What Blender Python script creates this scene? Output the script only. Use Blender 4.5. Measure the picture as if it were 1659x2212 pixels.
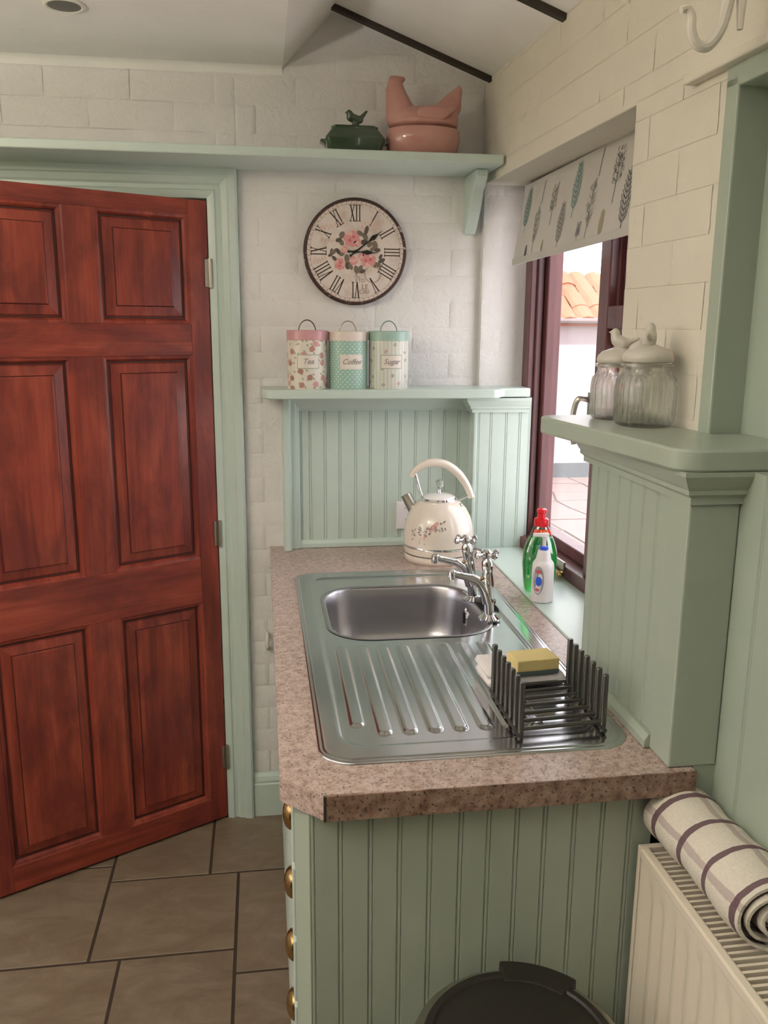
import bpy, bmesh, math, random
from mathutils import Vector, Matrix
PI = math.pi
R = math.radians
for o in list(bpy.data.objects):
    bpy.data.objects.remove(o, do_unlink=True)
scene = bpy.context.scene
COL = scene.collection
rnd = random.Random(7)

# ------------------------------------------------------------------ camera
F_PX, YAW, PITCH, ROLL, CAM_H = 1843.17, .1416, .2136, .0068, 1.5758
cam = bpy.data.cameras.new('camera')
cam.sensor_fit = 'HORIZONTAL'; cam.sensor_width = 36.0
cam.lens = F_PX / 1659 * 36.0
cam.clip_start = .02
cam_ob = bpy.data.objects.new('camera', cam); COL.objects.link(cam_ob)
_f = Vector((math.sin(YAW) * math.cos(PITCH), math.cos(YAW) * math.cos(PITCH), -math.sin(PITCH)))
_r = Vector((math.cos(YAW), -math.sin(YAW), 0)); _u = _r.cross(_f)
_r2 = _r * math.cos(ROLL) + _u * math.sin(ROLL); _u2 = _u * math.cos(ROLL) - _r * math.sin(ROLL)
M = Matrix((( _r2.x, _u2.x, -_f.x, 0), (_r2.y, _u2.y, -_f.y, 0), (_r2.z, _u2.z, -_f.z, CAM_H), (0, 0, 0, 1)))
cam_ob.matrix_world = M
scene.camera = cam_ob

# ------------------------------------------------------------------ world (bright overcast), exposure
world = bpy.data.worlds.new('overcast'); scene.world = world
world.use_nodes = True
bg = world.node_tree.nodes['Background']
bg.inputs[0].default_value = (.965, .95, 1.0, 1)
bg.inputs[1].default_value = 1.85
scene.view_settings.view_transform = 'Standard'
FILL_LAMP_W = 1.2   # each of the four bulbs of the added ceiling fitting, built further down
FILL_UP_W = 38.0    # spot of the added uplighter, fill light for the ceiling
scene.view_settings.look = 'None'
scene.view_settings.gamma = 1.0
scene.view_settings.use_curve_mapping = False
scene.view_settings.exposure = 1.26

sun = bpy.data.lights.new('sun', 'SUN'); sun.energy = 3.5; sun.angle = R(3); sun.color = (1, .95, .88)
sun_ob = bpy.data.objects.new('sun', sun); COL.objects.link(sun_ob)
sun_ob.rotation_euler = Vector((.02, .70, -1.0)).to_track_quat('-Z', 'Y').to_euler()
# window wall frame: x' runs from the far corner towards the camera, y' points outdoors
WO = Vector((.652, 2.58, 0)); WA = math.atan2(-1, .05)
WMAT = Matrix.Translation(WO) @ Matrix.Rotation(WA, 4, 'Z')
def wl(x, y, z):
    return WMAT @ Vector((x, y, z))
def portal(name, mat4, sx, sy):
    l = bpy.data.lights.new(name, 'AREA'); l.shape = 'RECTANGLE'; l.size = sx; l.size_y = sy
    l.cycles.is_portal = True
    o = bpy.data.objects.new(name, l); COL.objects.link(o); o.matrix_world = mat4
# daylight portals in the two openings (guide sky light only, emit nothing themselves)
portal('window_portal', WMAT @ Matrix.Translation((.50, .25, 1.45)) @ Matrix.Rotation(R(90), 4, 'X') , 1.0, 1.1)
portal('side_window_portal', Matrix.Translation((-2.12, 1.60, 1.50)) @ Matrix.Rotation(R(-90), 4, 'Y'), 1.11, 1.22)

# ------------------------------------------------------------------ materials
MATS = {}
class NT:
    def __init__(s, name):
        s.m = bpy.data.materials.new(name); s.m.use_nodes = True
        s.t = s.m.node_tree; s.b = s.t.nodes['Principled BSDF']; s.out = s.t.nodes['Material Output']
    def n(s, typ, **kw):
        x = s.t.nodes.new(typ)
        for k, v in kw.items():
            if k.startswith('i_'):
                key = k[2:]; key = int(key) if key.isdigit() else key
                if isinstance(v, bpy.types.NodeSocket): s.t.links.new(v, x.inputs[key])
                else: x.inputs[key].default_value = v
            else: setattr(x, k, v)
        return x
    def link(s, a, b): s.t.links.new(a, b)
    def math(s, op, a, b=0.0, c=0.0):
        return s.n('ShaderNodeMath', operation=op, i_0=a, i_1=b, i_2=c).outputs[0]
    def pos(s, scale=(1, 1, 1), kind='pos', rot=(0, 0, 0)):
        if kind == 'pos': o = s.n('ShaderNodeNewGeometry').outputs['Position']
        elif kind == 'obj': o = s.n('ShaderNodeTexCoord').outputs['Object']
        else: o = s.n('ShaderNodeTexCoord').outputs['UV']
        return s.n('ShaderNodeMapping', i_0=o, i_2=rot, i_3=scale).outputs[0]
    def noise(s, vec, scale, detail=3, rough=.55, dist=0):
        return s.n('ShaderNodeTexNoise', i_0=vec, i_Scale=scale, i_Detail=detail, i_Roughness=rough, i_Distortion=dist).outputs[0]
    def ramp(s, fac, stops):
        x = s.n('ShaderNodeValToRGB', i_0=fac); e = x.color_ramp.elements
        while len(e) < len(stops): e.new(.5)
        for el, (p, c) in zip(e, stops): el.position = p; el.color = (*c, 1) if len(c) == 3 else c
        return x.outputs[0]
    def mix(s, fac, a, b, mode='MIX'):
        x = s.n('ShaderNodeMix', data_type='RGBA', blend_type=mode)
        for i, v in ((0, fac), (6, a), (7, b)):
            if isinstance(v, bpy.types.NodeSocket): s.link(v, x.inputs[i])
            else: x.inputs[i].default_value = (*v, 1) if isinstance(v, tuple) and len(v) == 3 else v
        return x.outputs[2]
    def bump(s, h, strength, dist=.002, prev=None):
        x = s.n('ShaderNodeBump', i_Strength=strength, i_Distance=dist, i_Height=h)
        if prev is not None: s.link(prev, x.inputs['Normal'])
        return x.outputs[0]
    def done(s, name, col=None, rough=.5, metal=0, normal=None, **kw):
        b = s.b
        if col is not None:
            if isinstance(col, bpy.types.NodeSocket): s.link(col, b.inputs['Base Color'])
            else: b.inputs['Base Color'].default_value = (*col, 1)
        if isinstance(rough, bpy.types.NodeSocket): s.link(rough, b.inputs['Roughness'])
        else: b.inputs['Roughness'].default_value = rough
        b.inputs['Metallic'].default_value = metal
        if normal is not None: s.link(normal, b.inputs['Normal'])
        for k, v in kw.items(): b.inputs[k.replace('_', ' ')].default_value = v
        MATS[name] = s.m
        return s.m
def plain(name, col, rough=.5, metal=0, var=.0, scale=30, bump=0, bscale=200, **kw):
    t = NT(name); p = t.pos()
    c = col
    if var:
        n = t.noise(p, scale)
        c = t.mix(n, tuple(x * (1 - var) for x in col), tuple(min(1, x * (1 + var)) for x in col))
    nr = t.bump(t.noise(p, bscale, 2), bump, .001) if bump else None
    return t.done(name, c, rough, metal, nr, **kw)

def wall_paint(name, col, b1=.9, b2=.5):
    t = NT(name); p = t.pos()
    n1 = t.noise(p, 9, 5, .6); n2 = t.noise(p, 42, 4, .6, .6); n3 = t.noise(p, 160, 3)
    c = t.mix(n1, tuple(x * .93 for x in col), tuple(min(1, x * 1.05) for x in col))
    sc = t.ramp(t.noise(p, 23, 6, .7), [(.0, (1, 1, 1)), (.30, (1, 1, 1)), (.33, (.85, .8, .7)), (.36, (1, 1, 1))])
    c = t.mix(.35, c, sc, 'MULTIPLY')
    b = t.bump(n2, b1, .004); b = t.bump(n3, b2, .0012, b)
    t.done(name, c, .62, 0, b)
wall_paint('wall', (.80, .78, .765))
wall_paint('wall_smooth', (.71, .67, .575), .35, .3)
wall_paint('ceiling', (.88, .865, .84), .06, .08)
def green(name, col):
    t = NT(name); p = t.pos(); n = t.noise(p, 14, 4)
    c = t.mix(n, tuple(x * .95 for x in col), tuple(x * 1.04 for x in col))
    b = t.bump(t.noise(t.pos((60, 60, 6)), 1, 3), .12, .002)
    t.done(name, c, .32, 0, b)
green('green', (.555, .655, .60))
green('green_shaded', (.375, .435, .36))  # same mint paint, dimmer warm light of the near side mixed into colour
def door_wood(name, sc):
    t = NT(name); p = t.pos(sc, 'obj')
    g = t.noise(p, 1, 5, .6, 1.2); blot = t.noise(t.pos((1, 1, .4) if sc[2] < sc[0] else (.4, 1, 1), 'obj'), 11, 4, .6, .5)
    fine = t.noise(t.pos(tuple(s * 5 for s in sc), 'obj'), 1, 3)
    c = t.ramp(g, [(.3, (.20, .032, .020)), (.5, (.36, .062, .038)), (.72, (.48, .105, .060))])
    c = t.mix(t.ramp(blot, [(.40, (0, 0, 0)), (.60, (1, 1, 1))]), t.mix(.62, c, (.12, .02, .022)), c)
    c = t.mix(t.math('MULTIPLY', fine, .35), c, (.10, .02, .012))
    t.done(name, c, .34, 0, t.bump(fine, .12, .001), Specular_IOR_Level=.45)
door_wood('door_v', (26, 26, 1.6)); door_wood('door_h', (1.6, 26, 26))
plain('door_groove', (.075, .016, .012), .45)
def win_wood(name):
    t = NT(name); g = t.noise(t.pos((40, 40, 4)), 1, 4)
    c = t.ramp(g, [(.3, (.085, .03, .034)), (.7, (.16, .055, .055))])
    t.done(name, c, .3)
win_wood('win_wood')
def worktop():
    t = NT('worktop'); p = t.pos()
    a = t.noise(p, 260, 2, .6); b = t.noise(p, 95, 4, .65); d = t.noise(p, 430, 1)
    c = t.ramp(b, [(.32, (.30, .20, .17)), (.5, (.47, .355, .31)), (.68, (.60, .48, .44))])
    c = t.mix(t.ramp(a, [(.60, (0, 0, 0)), (.66, (1, 1, 1))]), c, (.11, .075, .07))
    c = t.mix(t.ramp(d, [(.63, (0, 0, 0)), (.70, (.7, .7, .7))]), c, (.62, .52, .48))
    t.done('worktop', c, .33, 0, t.bump(a, .05, .001))
    t = NT('worktop_edge'); p = t.pos()
    a = t.noise(p, 150, 3, .6); b = t.noise(p, 60, 4, .65)
    c = t.ramp(b, [(.32, (.15, .08, .055)), (.5, (.27, .17, .125)), (.68, (.38, .27, .21))])
    c = t.mix(t.ramp(a, [(.58, (0, 0, 0)), (.64, (1, 1, 1))]), c, (.06, .04, .03))
    t.done('worktop_edge', c, .38)
worktop()
def tile_mat():
    t = NT('tile'); p = t.pos((1, 1, 1)); oi = t.n('ShaderNodeObjectInfo').outputs['Random']
    off = t.n('ShaderNodeVectorMath', operation='ADD', i_0=p, i_1=t.n('ShaderNodeCombineXYZ', i_0=t.math('MULTIPLY', oi, 9.0), i_1=t.math('MULTIPLY', oi, 5.0)).outputs[0]).outputs[0]
    st = t.n('ShaderNodeMapping', i_0=off, i_2=(0, 0, .5), i_3=(4, 9, 4)).outputs[0]
    n = t.noise(st, 1.6, 6, .65, 1.0); n2 = t.noise(off, 28, 5, .7)
    c = t.ramp(n, [(.28, (.15, .105, .07)), (.5, (.21, .16, .115)), (.72, (.29, .235, .175))])
    c = t.mix(t.math('MULTIPLY', n2, .5), c, (.14, .10, .065))
    c = t.mix(t.math('MULTIPLY', oi, .25), c, (.23, .165, .10))
    b = t.bump(n, .5, .004); b = t.bump(n2, .3, .0015, b)
    t.done('tile', c, .42, 0, b)
tile_mat()
plain('grout', (.045, .028, .018), .85)
def steel(name, col, rough, sc):
    t = NT(name); p = t.pos(sc)
    n = t.noise(p, 1, 3)
    t.done(name, col, t.math('ADD', t.math('MULTIPLY', n, .10), rough), 1.0, t.bump(t.noise(t.pos(), 14, 3), .04, .002))
steel('steel', (.56, .57, .575), .13, (30, 400, 30))
steel('steel_bowl', (.44, .43, .45), .27, (300, 300, 40))
plain('chrome', (.80, .80, .82), .07, 1.0)
plain('dark_steel', (.13, .125, .12), .32, .85)
plain('brass', (.42, .27, .11), .25, 1.0)
plain('old_metal', (.42, .40, .34), .35, 1.0)
plain('cream', (.78, .69, .60), .22, Coat_Weight=.5)
plain('cream_white', (.82, .79, .76), .2)
plain('socket_white', (.80, .76, .80), .3)
plain('black', (.012, .011, .009), .45)
plain('black_lid', (.016, .014, .011), .5, bump=.4, bscale=400)
plain('pink_glaze', (.56, .285, .245), .14, var=.12, scale=18, Coat_Weight=.4)
plain('pink_matt', (.56, .29, .25), .4, var=.12, scale=18)
plain('green_glaze', (.055, .085, .05), .14, var=.3, scale=60, Coat_Weight=.5)
plain('ceramic', (.58, .545, .48), .3)
plain('beam', (.032, .022, .015), .6, var=.3, scale=60)
plain('radiator', (.80, .72, .60), .3)
plain('rad_dark', (.03, .022, .015), .7)
plain('white_plastic', (.80, .76, .76), .3)
plain('white_paint', (.74, .70, .62), .4)
plain('blue', (.03, .12, .75), .35)
plain('red', (.78, .02, .03), .25)
plain('label_red', (.75, .06, .03), .3)
plain('yellow', (.9, .55, .05), .4)
plain('sponge', (.72, .58, .26), .85, var=.1, scale=300, bump=.6, bscale=500)
plain('scourer', (.10, .13, .13), .9)
plain('cloth', (.74, .70, .70), .9, bump=.5, bscale=300)
plain('clock_ink', (.035, .025, .02), .6)
plain('clock_ring', (.30, .21, .16), .6)
def rim():
    t = NT('clock_rim'); n = t.noise(t.pos(), 38, 5, .7)
    t.done('clock_rim', t.ramp(n, [(.56, (.055, .024, .022)), (.62, (.50, .41, .35))]), .5)
    t = NT('clock_face'); p = t.pos(); n = t.noise(p, 22, 5, .65); n2 = t.noise(p, 140, 3)
    c = t.ramp(n, [(.3, (.58, .47, .41)), (.5, (.72, .63, .57)), (.7, (.76, .68, .62))])
    t.done('clock_face', t.mix(t.math('MULTIPLY', n2, .2), c, (.55, .43, .34)), .45)
rim()
plain('rose_a', (.58, .13, .15), .55); plain('rose_b', (.68, .29, .28), .55); plain('rose_c', (.72, .46, .40), .55)
plain('kettle_leaf', (.24, .19, .17), .5); plain('kettle_leaf_pale', (.42, .35, .30), .5); plain('leaf_a', (.105, .085, .065), .6); plain('leaf_b', (.19, .15, .11), .6); plain('script_pink', (.68, .43, .36), .6)
def glass(name, col=(1, 1, 1), rough=0.0, ior=1.45):
    t = NT(name); t.done(name, col, rough, 0, None, Transmission_Weight=1.0, IOR=ior)
glass('ball_glass')
def jar_g():
    t = NT('jar_glass'); t.b.inputs['Base Color'].default_value = (1, 1, .985, 1); t.b.inputs['Roughness'].default_value = 0; t.b.inputs['Transmission Weight'].default_value = 1; t.b.inputs['IOR'].default_value = 1.42
    tr = t.n('ShaderNodeBsdfTransparent', i_0=(.985, .99, .97, 1))
    mx = t.n('ShaderNodeMixShader', i_0=.28, i_1=t.b.outputs[0], i_2=tr.outputs[0]); t.link(mx.outputs[0], t.out.inputs[0]); MATS['jar_glass'] = t.m
jar_g()
def pane():
    t = NT('pane'); tr = t.n('ShaderNodeBsdfTransparent'); gl = t.n('ShaderNodeBsdfGlossy', i_Roughness=.02)
    fa = t.n('ShaderNodeLayerWeight', i_0=.5).outputs['Facing']; fr = t.math('ADD', t.math('MULTIPLY', t.math('POWER', fa, 5.0), .7), .03)
    mx = t.n('ShaderNodeMixShader', i_0=fr, i_1=tr.outputs[0], i_2=gl.outputs[0])
    t.link(mx.outputs[0], t.out.inputs[0]); MATS['pane'] = t.m
    t = NT('green_liquid'); tr = t.n('ShaderNodeBsdfTransparent', i_0=(.05, .85, .28, 1)); 
    t.b.inputs['Base Color'].default_value = (.03, .62, .20, 1); t.b.inputs['Roughness'].default_value = .03
    t.b.inputs['Transmission Weight'].default_value = .8; t.b.inputs['IOR'].default_value = 1.35
    mx = t.n('ShaderNodeMixShader', i_0=.45, i_1=t.b.outputs[0], i_2=tr.outputs[0])
    t.link(mx.outputs[0], t.out.inputs[0]); MATS['green_liquid'] = t.m
    t = NT('clear_plastic'); tr = t.n('ShaderNodeBsdfTransparent', i_0=(.92, .96, .93, 1))
    gl = t.n('ShaderNodeBsdfGlossy', i_Roughness=.06)
    mx = t.n('ShaderNodeMixShader', i_0=.22, i_1=tr.outputs[0], i_2=gl.outputs[0])
    t.link(mx.outputs[0], t.out.inputs[0]); MATS['clear_plastic'] = t.m
pane()
def blind_mat():
    t = NT('blind'); n = t.noise(t.pos(), 600, 2)
    t.b.inputs['Roughness'].default_value = .9
    t.link(t.mix(n, (.60, .57, .53), (.68, .65, .61)), t.b.inputs['Base Color'])
    tl = t.n('ShaderNodeBsdfTranslucent', i_0=(.62, .58, .54, 1))
    mx = t.n('ShaderNodeMixShader', i_0=.18, i_1=t.b.outputs[0], i_2=tl.outputs[0])
    t.link(mx.outputs[0], t.out.inputs[0]); MATS['blind'] = t.m
blind_mat()
plain('tree_teal', (.16, .30, .29), .9); plain('tree_grey', (.25, .24, .225), .9); plain('tree_dark', (.15, .145, .14), .9)
plain('tree_tan', (.44, .39, .28), .9); plain('tree_mauve', (.38, .37, .40), .9); plain('tree_wash', (.54, .515, .48), .9)
def can_mats():
    def polar(t):
        o = t.n('ShaderNodeTexCoord').outputs['Object']; s = t.n('ShaderNodeSeparateXYZ', i_0=o)
        a = t.math('ARCTAN2', s.outputs[0], t.math('MULTIPLY', s.outputs[1], -1.0))
        return t.math('MULTIPLY', a, .056), s.outputs[2]
    def blobs(t, u, z, sc, thr, seed):
        v = t.n('ShaderNodeCombineXYZ', i_0=u, i_1=z, i_2=seed).outputs[0]
        vo = t.n('ShaderNodeTexVoronoi', i_Vector=v, i_Scale=sc, voronoi_dimensions='2D', i_Randomness=.8)
        return t.ramp(t.math('ADD', vo.outputs['Distance'], t.math('MULTIPLY', t.noise(v, sc * 3.5, 3), .35)), [(thr, (1, 1, 1)), (thr + .06, (0, 0, 0))]), vo.outputs['Color']
    t = NT('can_floral'); u, z = polar(t)
    f, c = blobs(t, u, z, 33, .42, 0.0); f2, c2 = blobs(t, t.math('ADD', u, .011), t.math('ADD', z, .014), 55, .33, 3.0)
    base = t.mix(f2, (.74, .69, .62), (.42, .44, .28)); sep = t.n('ShaderNodeSeparateColor', i_0=c).outputs[0]
    rose = t.ramp(sep, [(.3, (.42, .22, .18)), (.7, (.64, .33, .31))])
    t.done('can_floral', t.mix(f, base, rose), .3)
    t = NT('can_dots'); u, z = polar(t); g = .0140
    def dots(du, dz):
        fu = t.math('SUBTRACT', t.math('FRACT', t.math('ADD', t.math('DIVIDE', u, g), 50 + du)), .5)
        fz = t.math('SUBTRACT', t.math('FRACT', t.math('ADD', t.math('DIVIDE', z, g), dz)), .5)
        return t.math('LESS_THAN', t.math('ADD', t.math('MULTIPLY', fu, fu), t.math('MULTIPLY', fz, fz)), .021)
    d = t.math('MAXIMUM', dots(0.0, 0.0), dots(.5, .5))
    t.done('can_dots', t.mix(d, (.33, .53, .45), (.72, .77, .72)), .3)
    t = NT('can_stripe'); u, z = polar(t)
    s = t.math('LESS_THAN', t.math('FRACT', t.math('ADD', t.math('DIVIDE', u, .011), 50.2)), .5)
    base = t.mix(s, (.74, .71, .66), (.60, .63, .55)); f, c = blobs(t, u, z, 30, .30, 7.0)
    sep = t.n('ShaderNodeSeparateColor', i_0=c).outputs[0]
    t.done('can_stripe', t.mix(f, base, t.ramp(sep, [(.4, (.42, .43, .32)), (.7, (.58, .40, .36))])), .3)
can_mats()
plain('can_pink', (.62, .33, .35), .3, var=.15, scale=90); plain('can_cream', (.74, .65, .58), .3, var=.06, scale=150); plain('can_mint', (.36, .52, .45), .3, var=.1, scale=90)
plain('can_label', (.77, .71, .64), .4); plain('label_edge', (.35, .42, .33), .4); plain('label_ink', (.25, .22, .21), .5); plain('label_white', (.78, .76, .76), .4)
plain('wire_brown', (.16, .10, .085), .35, .6); plain('wire_mint', (.22, .32, .29), .35, .5); plain('wire_cream', (.42, .34, .29), .35, .5)
def towel_mat():
    t = NT('towel'); s = t.n('ShaderNodeSeparateXYZ', i_0=t.n('ShaderNodeTexCoord').outputs['UV'])
    u, v = s.outputs[0], s.outputs[1]
    wob = t.math('MULTIPLY', t.math('SUBTRACT', t.noise(t.pos(), 30, 2), .5), .010)
    def band(x, c, w): return t.math('LESS_THAN', t.math('ABSOLUTE', t.math('SUBTRACT', t.math('ADD', x, wob), c)), w)
    d = band(v, .030, .0062)
    for c in (.100, .172, .243): d = t.math('MAXIMUM', d, band(v, c, .0058))
    l = band(u, .092, .0058)
    for c in (.168, .245, .325, .42, .5): l = t.math('MAXIMUM', l, band(u, c, .0058))
    n = t.noise(t.pos(), 260, 3)
    base = t.mix(n, (.64, .59, .50), (.84, .80, .71))
    c = t.mix(t.math('MULTIPLY', l, .6), base, (.40, .30, .30)); c = t.mix(t.math('MULTIPLY', d, .92), c, (.13, .065, .085))
    t.done('towel', c, .95, 0, t.bump(t.noise(t.pos(), 420, 3), .9, .002))
towel_mat()
plain('ext_wall', (.34, .29, .30), .7, var=.03); plain('ext_plinth', (.10, .105, .115), .8); plain('ext_gutter', (.15, .12, .12), .6)
plain('ext_roof', (.30, .105, .055), .7, var=.2, scale=6); plain('ext_stone', (.20, .152, .146), .8, var=.12, scale=6); plain('ext_joint', (.12, .092, .082), .9)
plain('ext_ground', (.60, .57, .56), .9, var=.1, scale=3); plain('bounce_lawn', (.44, .43, .27), .9, var=.2, scale=3); t_ = NT('bulb'); t_.done('bulb', (1, .9, .7), .4, 0, None, Emission_Color=(1, .84, .58, 1), Emission_Strength=18.0)
plain('bounce_dark', (.13, .10, .07), .6)  # dark tone invented for the unseen rear wall, cuts bounce light
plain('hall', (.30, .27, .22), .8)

# ------------------------------------------------------------------ mesh helper
class MB:
    def __init__(s): s.v = []; s.f = []; s.m = []; s.uv = None
    def add(s, vs, fs, mi=0):
        b = len(s.v); s.v += [tuple(p) for p in vs]
        for f in fs: s.f.append(tuple(b + i for i in f)); s.m.append(mi)
        return s
    def box(s, x0, x1, y0, y1, z0, z1, mi=0):
        return s.add([(x, y, z) for z in (z0, z1) for y in (y0, y1) for x in (x0, x1)],
                     [(0, 2, 3, 1), (4, 5, 7, 6), (0, 1, 5, 4), (2, 6, 7, 3), (0, 4, 6, 2), (1, 3, 7, 5)], mi)
    def prism(s, poly, axis, a, b, mi=0):
        # poly: 2D points in the two remaining axes in order
        n = len(poly)
        def P(p, h):
            return {'z': (p[0], p[1], h), 'y': (p[0], h, p[1]), 'x': (h, p[0], p[1])}[axis]
        vs = [P(p, a) for p in poly] + [P(p, b) for p in poly]
        fs = [tuple(range(n)), tuple(range(2 * n - 1, n - 1, -1))] + [(i, n + i, n + (i + 1) % n, (i + 1) % n) for i in range(n)]
        return s.add(vs, fs, mi)
    def loft(s, rings, cap0=True, cap1=True, closed=True, mi=0):
        n = len(rings[0]); vs = [p for r in rings for p in r]; fs = []
        for k in range(len(rings) - 1):
            for i in range(n if closed else n - 1):
                j = (i + 1) % n
                fs.append((k * n + i, k * n + j, (k + 1) * n + j, (k + 1) * n + i))
        if cap0: fs.append(tuple(range(n - 1, -1, -1)))
        if cap1: fs.append(tuple((len(rings) - 1) * n + i for i in range(n)))
        return s.add(vs, fs, mi)
    def lathe(s, prof, c=(0, 0, 0), n=40, mi=0, rib=None):
        rings = []
        for r, z in prof:
            ring = []
            for i in range(n):
                a = 2 * PI * i / n; rr = r * (1 if rib is None else rib(a, z))
                ring.append((c[0] + rr * math.cos(a), c[1] + rr * math.sin(a), c[2] + z))
            rings.append(ring)
        return s.loft(rings, prof[0][0] > 1e-5, prof[-1][0] > 1e-5, True, mi)
    def tube(s, path, r, n=10, caps=True, closed=False, mi=0, flat=1.0):
        P = [Vector(p) for p in path]; m = len(P); rs = r if isinstance(r, (list, tuple)) else [r] * m
        rings = []; up = None
        for i in range(m):
            if closed: d = P[(i + 1) % m] - P[i - 1]
            else: d = P[min(i + 1, m - 1)] - P[max(i - 1, 0)]
            d.normalize()
            if up is None:
                up = Vector((0, 0, 1)) if abs(d.z) < .9 else Vector((0, 1, 0))
            a = d.cross(up).normalized(); b = a.cross(d).normalized(); up = b
            rings.append([P[i] + (a * math.cos(2 * PI * k / n) + b * (flat * math.sin(2 * PI * k / n))) * rs[i] for k in range(n)])
        if closed: rings.append(rings[0])
        return s.loft(rings, caps and not closed, caps and not closed, True, mi)
    def sphere(s, c, r, n=14, mi=0):
        r = (r, r, r) if not isinstance(r, (tuple, list)) else r
        h = n // 2; vs = [(c[0], c[1], c[2] - r[2])]; fs = []
        for j in range(1, h):
            t = -PI / 2 + PI * j / h
            for i in range(n): vs.append((c[0] + r[0] * math.cos(t) * math.cos(2 * PI * i / n), c[1] + r[1] * math.cos(t) * math.sin(2 * PI * i / n), c[2] + r[2] * math.sin(t)))
        vs.append((c[0], c[1], c[2] + r[2])); T = len(vs) - 1
        for i in range(n):
            j = (i + 1) % n
            fs.append((0, 1 + j, 1 + i)); fs.append((T, 1 + (h - 2) * n + i, 1 + (h - 2) * n + j))
            for k in range(h - 2): fs.append((1 + k * n + i, 1 + k * n + j, 1 + (k + 1) * n + j, 1 + (k + 1) * n + i))
        return s.add(vs, fs, mi)
    def build(s, name, mats, parent=None, local=False, smooth=35, bevel=0, segs=2, mw=None, mods=()):
        mats = [mats] if isinstance(mats, str) else mats
        if mw is not None: s.v = [tuple(mw @ Vector(p)) for p in s.v]
        if parent is not None and not local:
            l = parent.matrix_world.translation if False else parent.location
            s.v = [(p[0] - l.x, p[1] - l.y, p[2] - l.z) for p in s.v]
        me = bpy.data.meshes.new(name); me.from_pydata(s.v, [], s.f)
        for m in mats: me.materials.append(MATS[m])
        me.polygons.foreach_set('material_index', s.m)
        if s.uv is not None:
            ul = me.uv_layers.new(name='UVMap')
            for lp in me.loops: ul.data[lp.index].uv = s.uv[lp.vertex_index]
        bm = bmesh.new(); bm.from_mesh(me); bmesh.ops.recalc_face_normals(bm, faces=bm.faces); bm.to_mesh(me); bm.free()
        if smooth:
            me.shade_smooth(); me.set_sharp_from_angle(angle=R(smooth))
        else: me.shade_flat()
        o = bpy.data.objects.new(name, me); COL.objects.link(o)
        if parent is not None: o.parent = parent
        if bevel:
            b = o.modifiers.new('bevel', 'BEVEL'); b.width = bevel; b.segments = segs; b.limit_method = 'ANGLE'; b.angle_limit = R(40); b.harden_normals = False
        for typ, kw in mods:
            md = o.modifiers.new(typ.lower(), typ)
            for k, v in kw.items(): setattr(md, k, v)
        return o
def empty(name, loc=(0, 0, 0), rz=0):
    o = bpy.data.objects.new(name, None); COL.objects.link(o); o.location = loc; o.rotation_euler = (0, 0, rz)
    o.empty_display_size = .05
    return o
def tag(o, label=None, cat=None, group=None, kind=None):
    if label: o['label'] = label
    if cat: o['category'] = cat
    if group: o['group'] = group
    if kind: o['kind'] = kind
    return o
def thing(name, loc, label, cat, group=None, rz=0): return tag(empty(name, loc, rz), label, cat, group)
def struct(name, label, cat=None, loc=(0, 0, 0), rz=0): return tag(empty(name, loc, rz), label, cat, None, 'structure')
def rrect(x0, x1, y0, y1, r, n=8):
    pts = []
    for cx, cy, a0 in ((x1 - r, y1 - r, 0), (x0 + r, y1 - r, 90), (x0 + r, y0 + r, 180), (x1 - r, y0 + r, 270)):
        for k in range(n + 1):
            a = R(a0 + 90 * k / n); pts.append((cx + r * math.cos(a), cy + r * math.sin(a)))
    return pts
def text_mb(txt, size, shear=0.0, ext=.0002):
    cu = bpy.data.curves.new('t', 'FONT'); cu.body = txt; cu.size = size; cu.shear = shear; cu.align_x = 'CENTER'; cu.align_y = 'CENTER'; cu.extrude = ext; cu.resolution_u = 3
    ob = bpy.data.objects.new('t', cu); COL.objects.link(ob)
    me = bpy.data.meshes.new_from_object(ob.evaluated_get(bpy.context.evaluated_depsgraph_get()))
    v = [tuple(x.co) for x in me.vertices]; f = [tuple(p.vertices) for p in me.polygons]
    bpy.data.objects.remove(ob); bpy.data.curves.remove(cu); bpy.data.meshes.remove(me)
    return v, f
def smoothpath(pts, n=6):
    P = [Vector(p) for p in pts]; out = []
    for i in range(len(P) - 1):
        p0 = P[max(i - 1, 0)]; p1 = P[i]; p2 = P[i + 1]; p3 = P[min(i + 2, len(P) - 1)]
        for k in range(n):
            t = k / n
            out.append(.5 * ((2 * p1) + (p2 - p0) * t + (2 * p0 - 5 * p1 + 4 * p2 - p3) * t * t + (3 * p1 - p0 - 3 * p2 + p3) * t ** 3))
    out.append(P[-1]); return out

D = 2.58      # back wall
ZC = .91      # worktop height

# ================================================================== STRUCTURE
# floor with separate tiles
floor = struct('floor', 'brown stone-effect tiled floor with dark joints', 'floor')
m = MB(); m.box(-2.1, .86, -2.5, 3.5, -.12, -.0022); m.build('floor_bed', 'grout', floor, smooth=0)
tiles = [(-.47, -.185, 2.275, 2.58), (-.185, .10, 2.275, 2.58), (-.47, -.102, 1.953, 2.275), (-.102, .27, 1.867, 2.275),
         (-.392, -.102, 1.60, 1.953), (-.102, .27, 1.50, 1.867), (-.80, -.392, 1.60, 1.953), (-.80, -.47, 1.953, 2.35), (-.80, -.47, 2.35, 2.58),
         (.10, .47, 2.275, 2.58)]
def tfill(x0, x1, y0, y1, sx, sy):
    nx = max(1, round((x1 - x0) / sx)); ny = max(1, round((y1 - y0) / sy))
    for i in range(nx):
        for j in range(ny):
            tiles.append((x0 + (x1 - x0) * i / nx, x0 + (x1 - x0) * (i + 1) / nx, y0 + (y1 - y0) * j / ny, y0 + (y1 - y0) * (j + 1) / ny))
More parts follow.
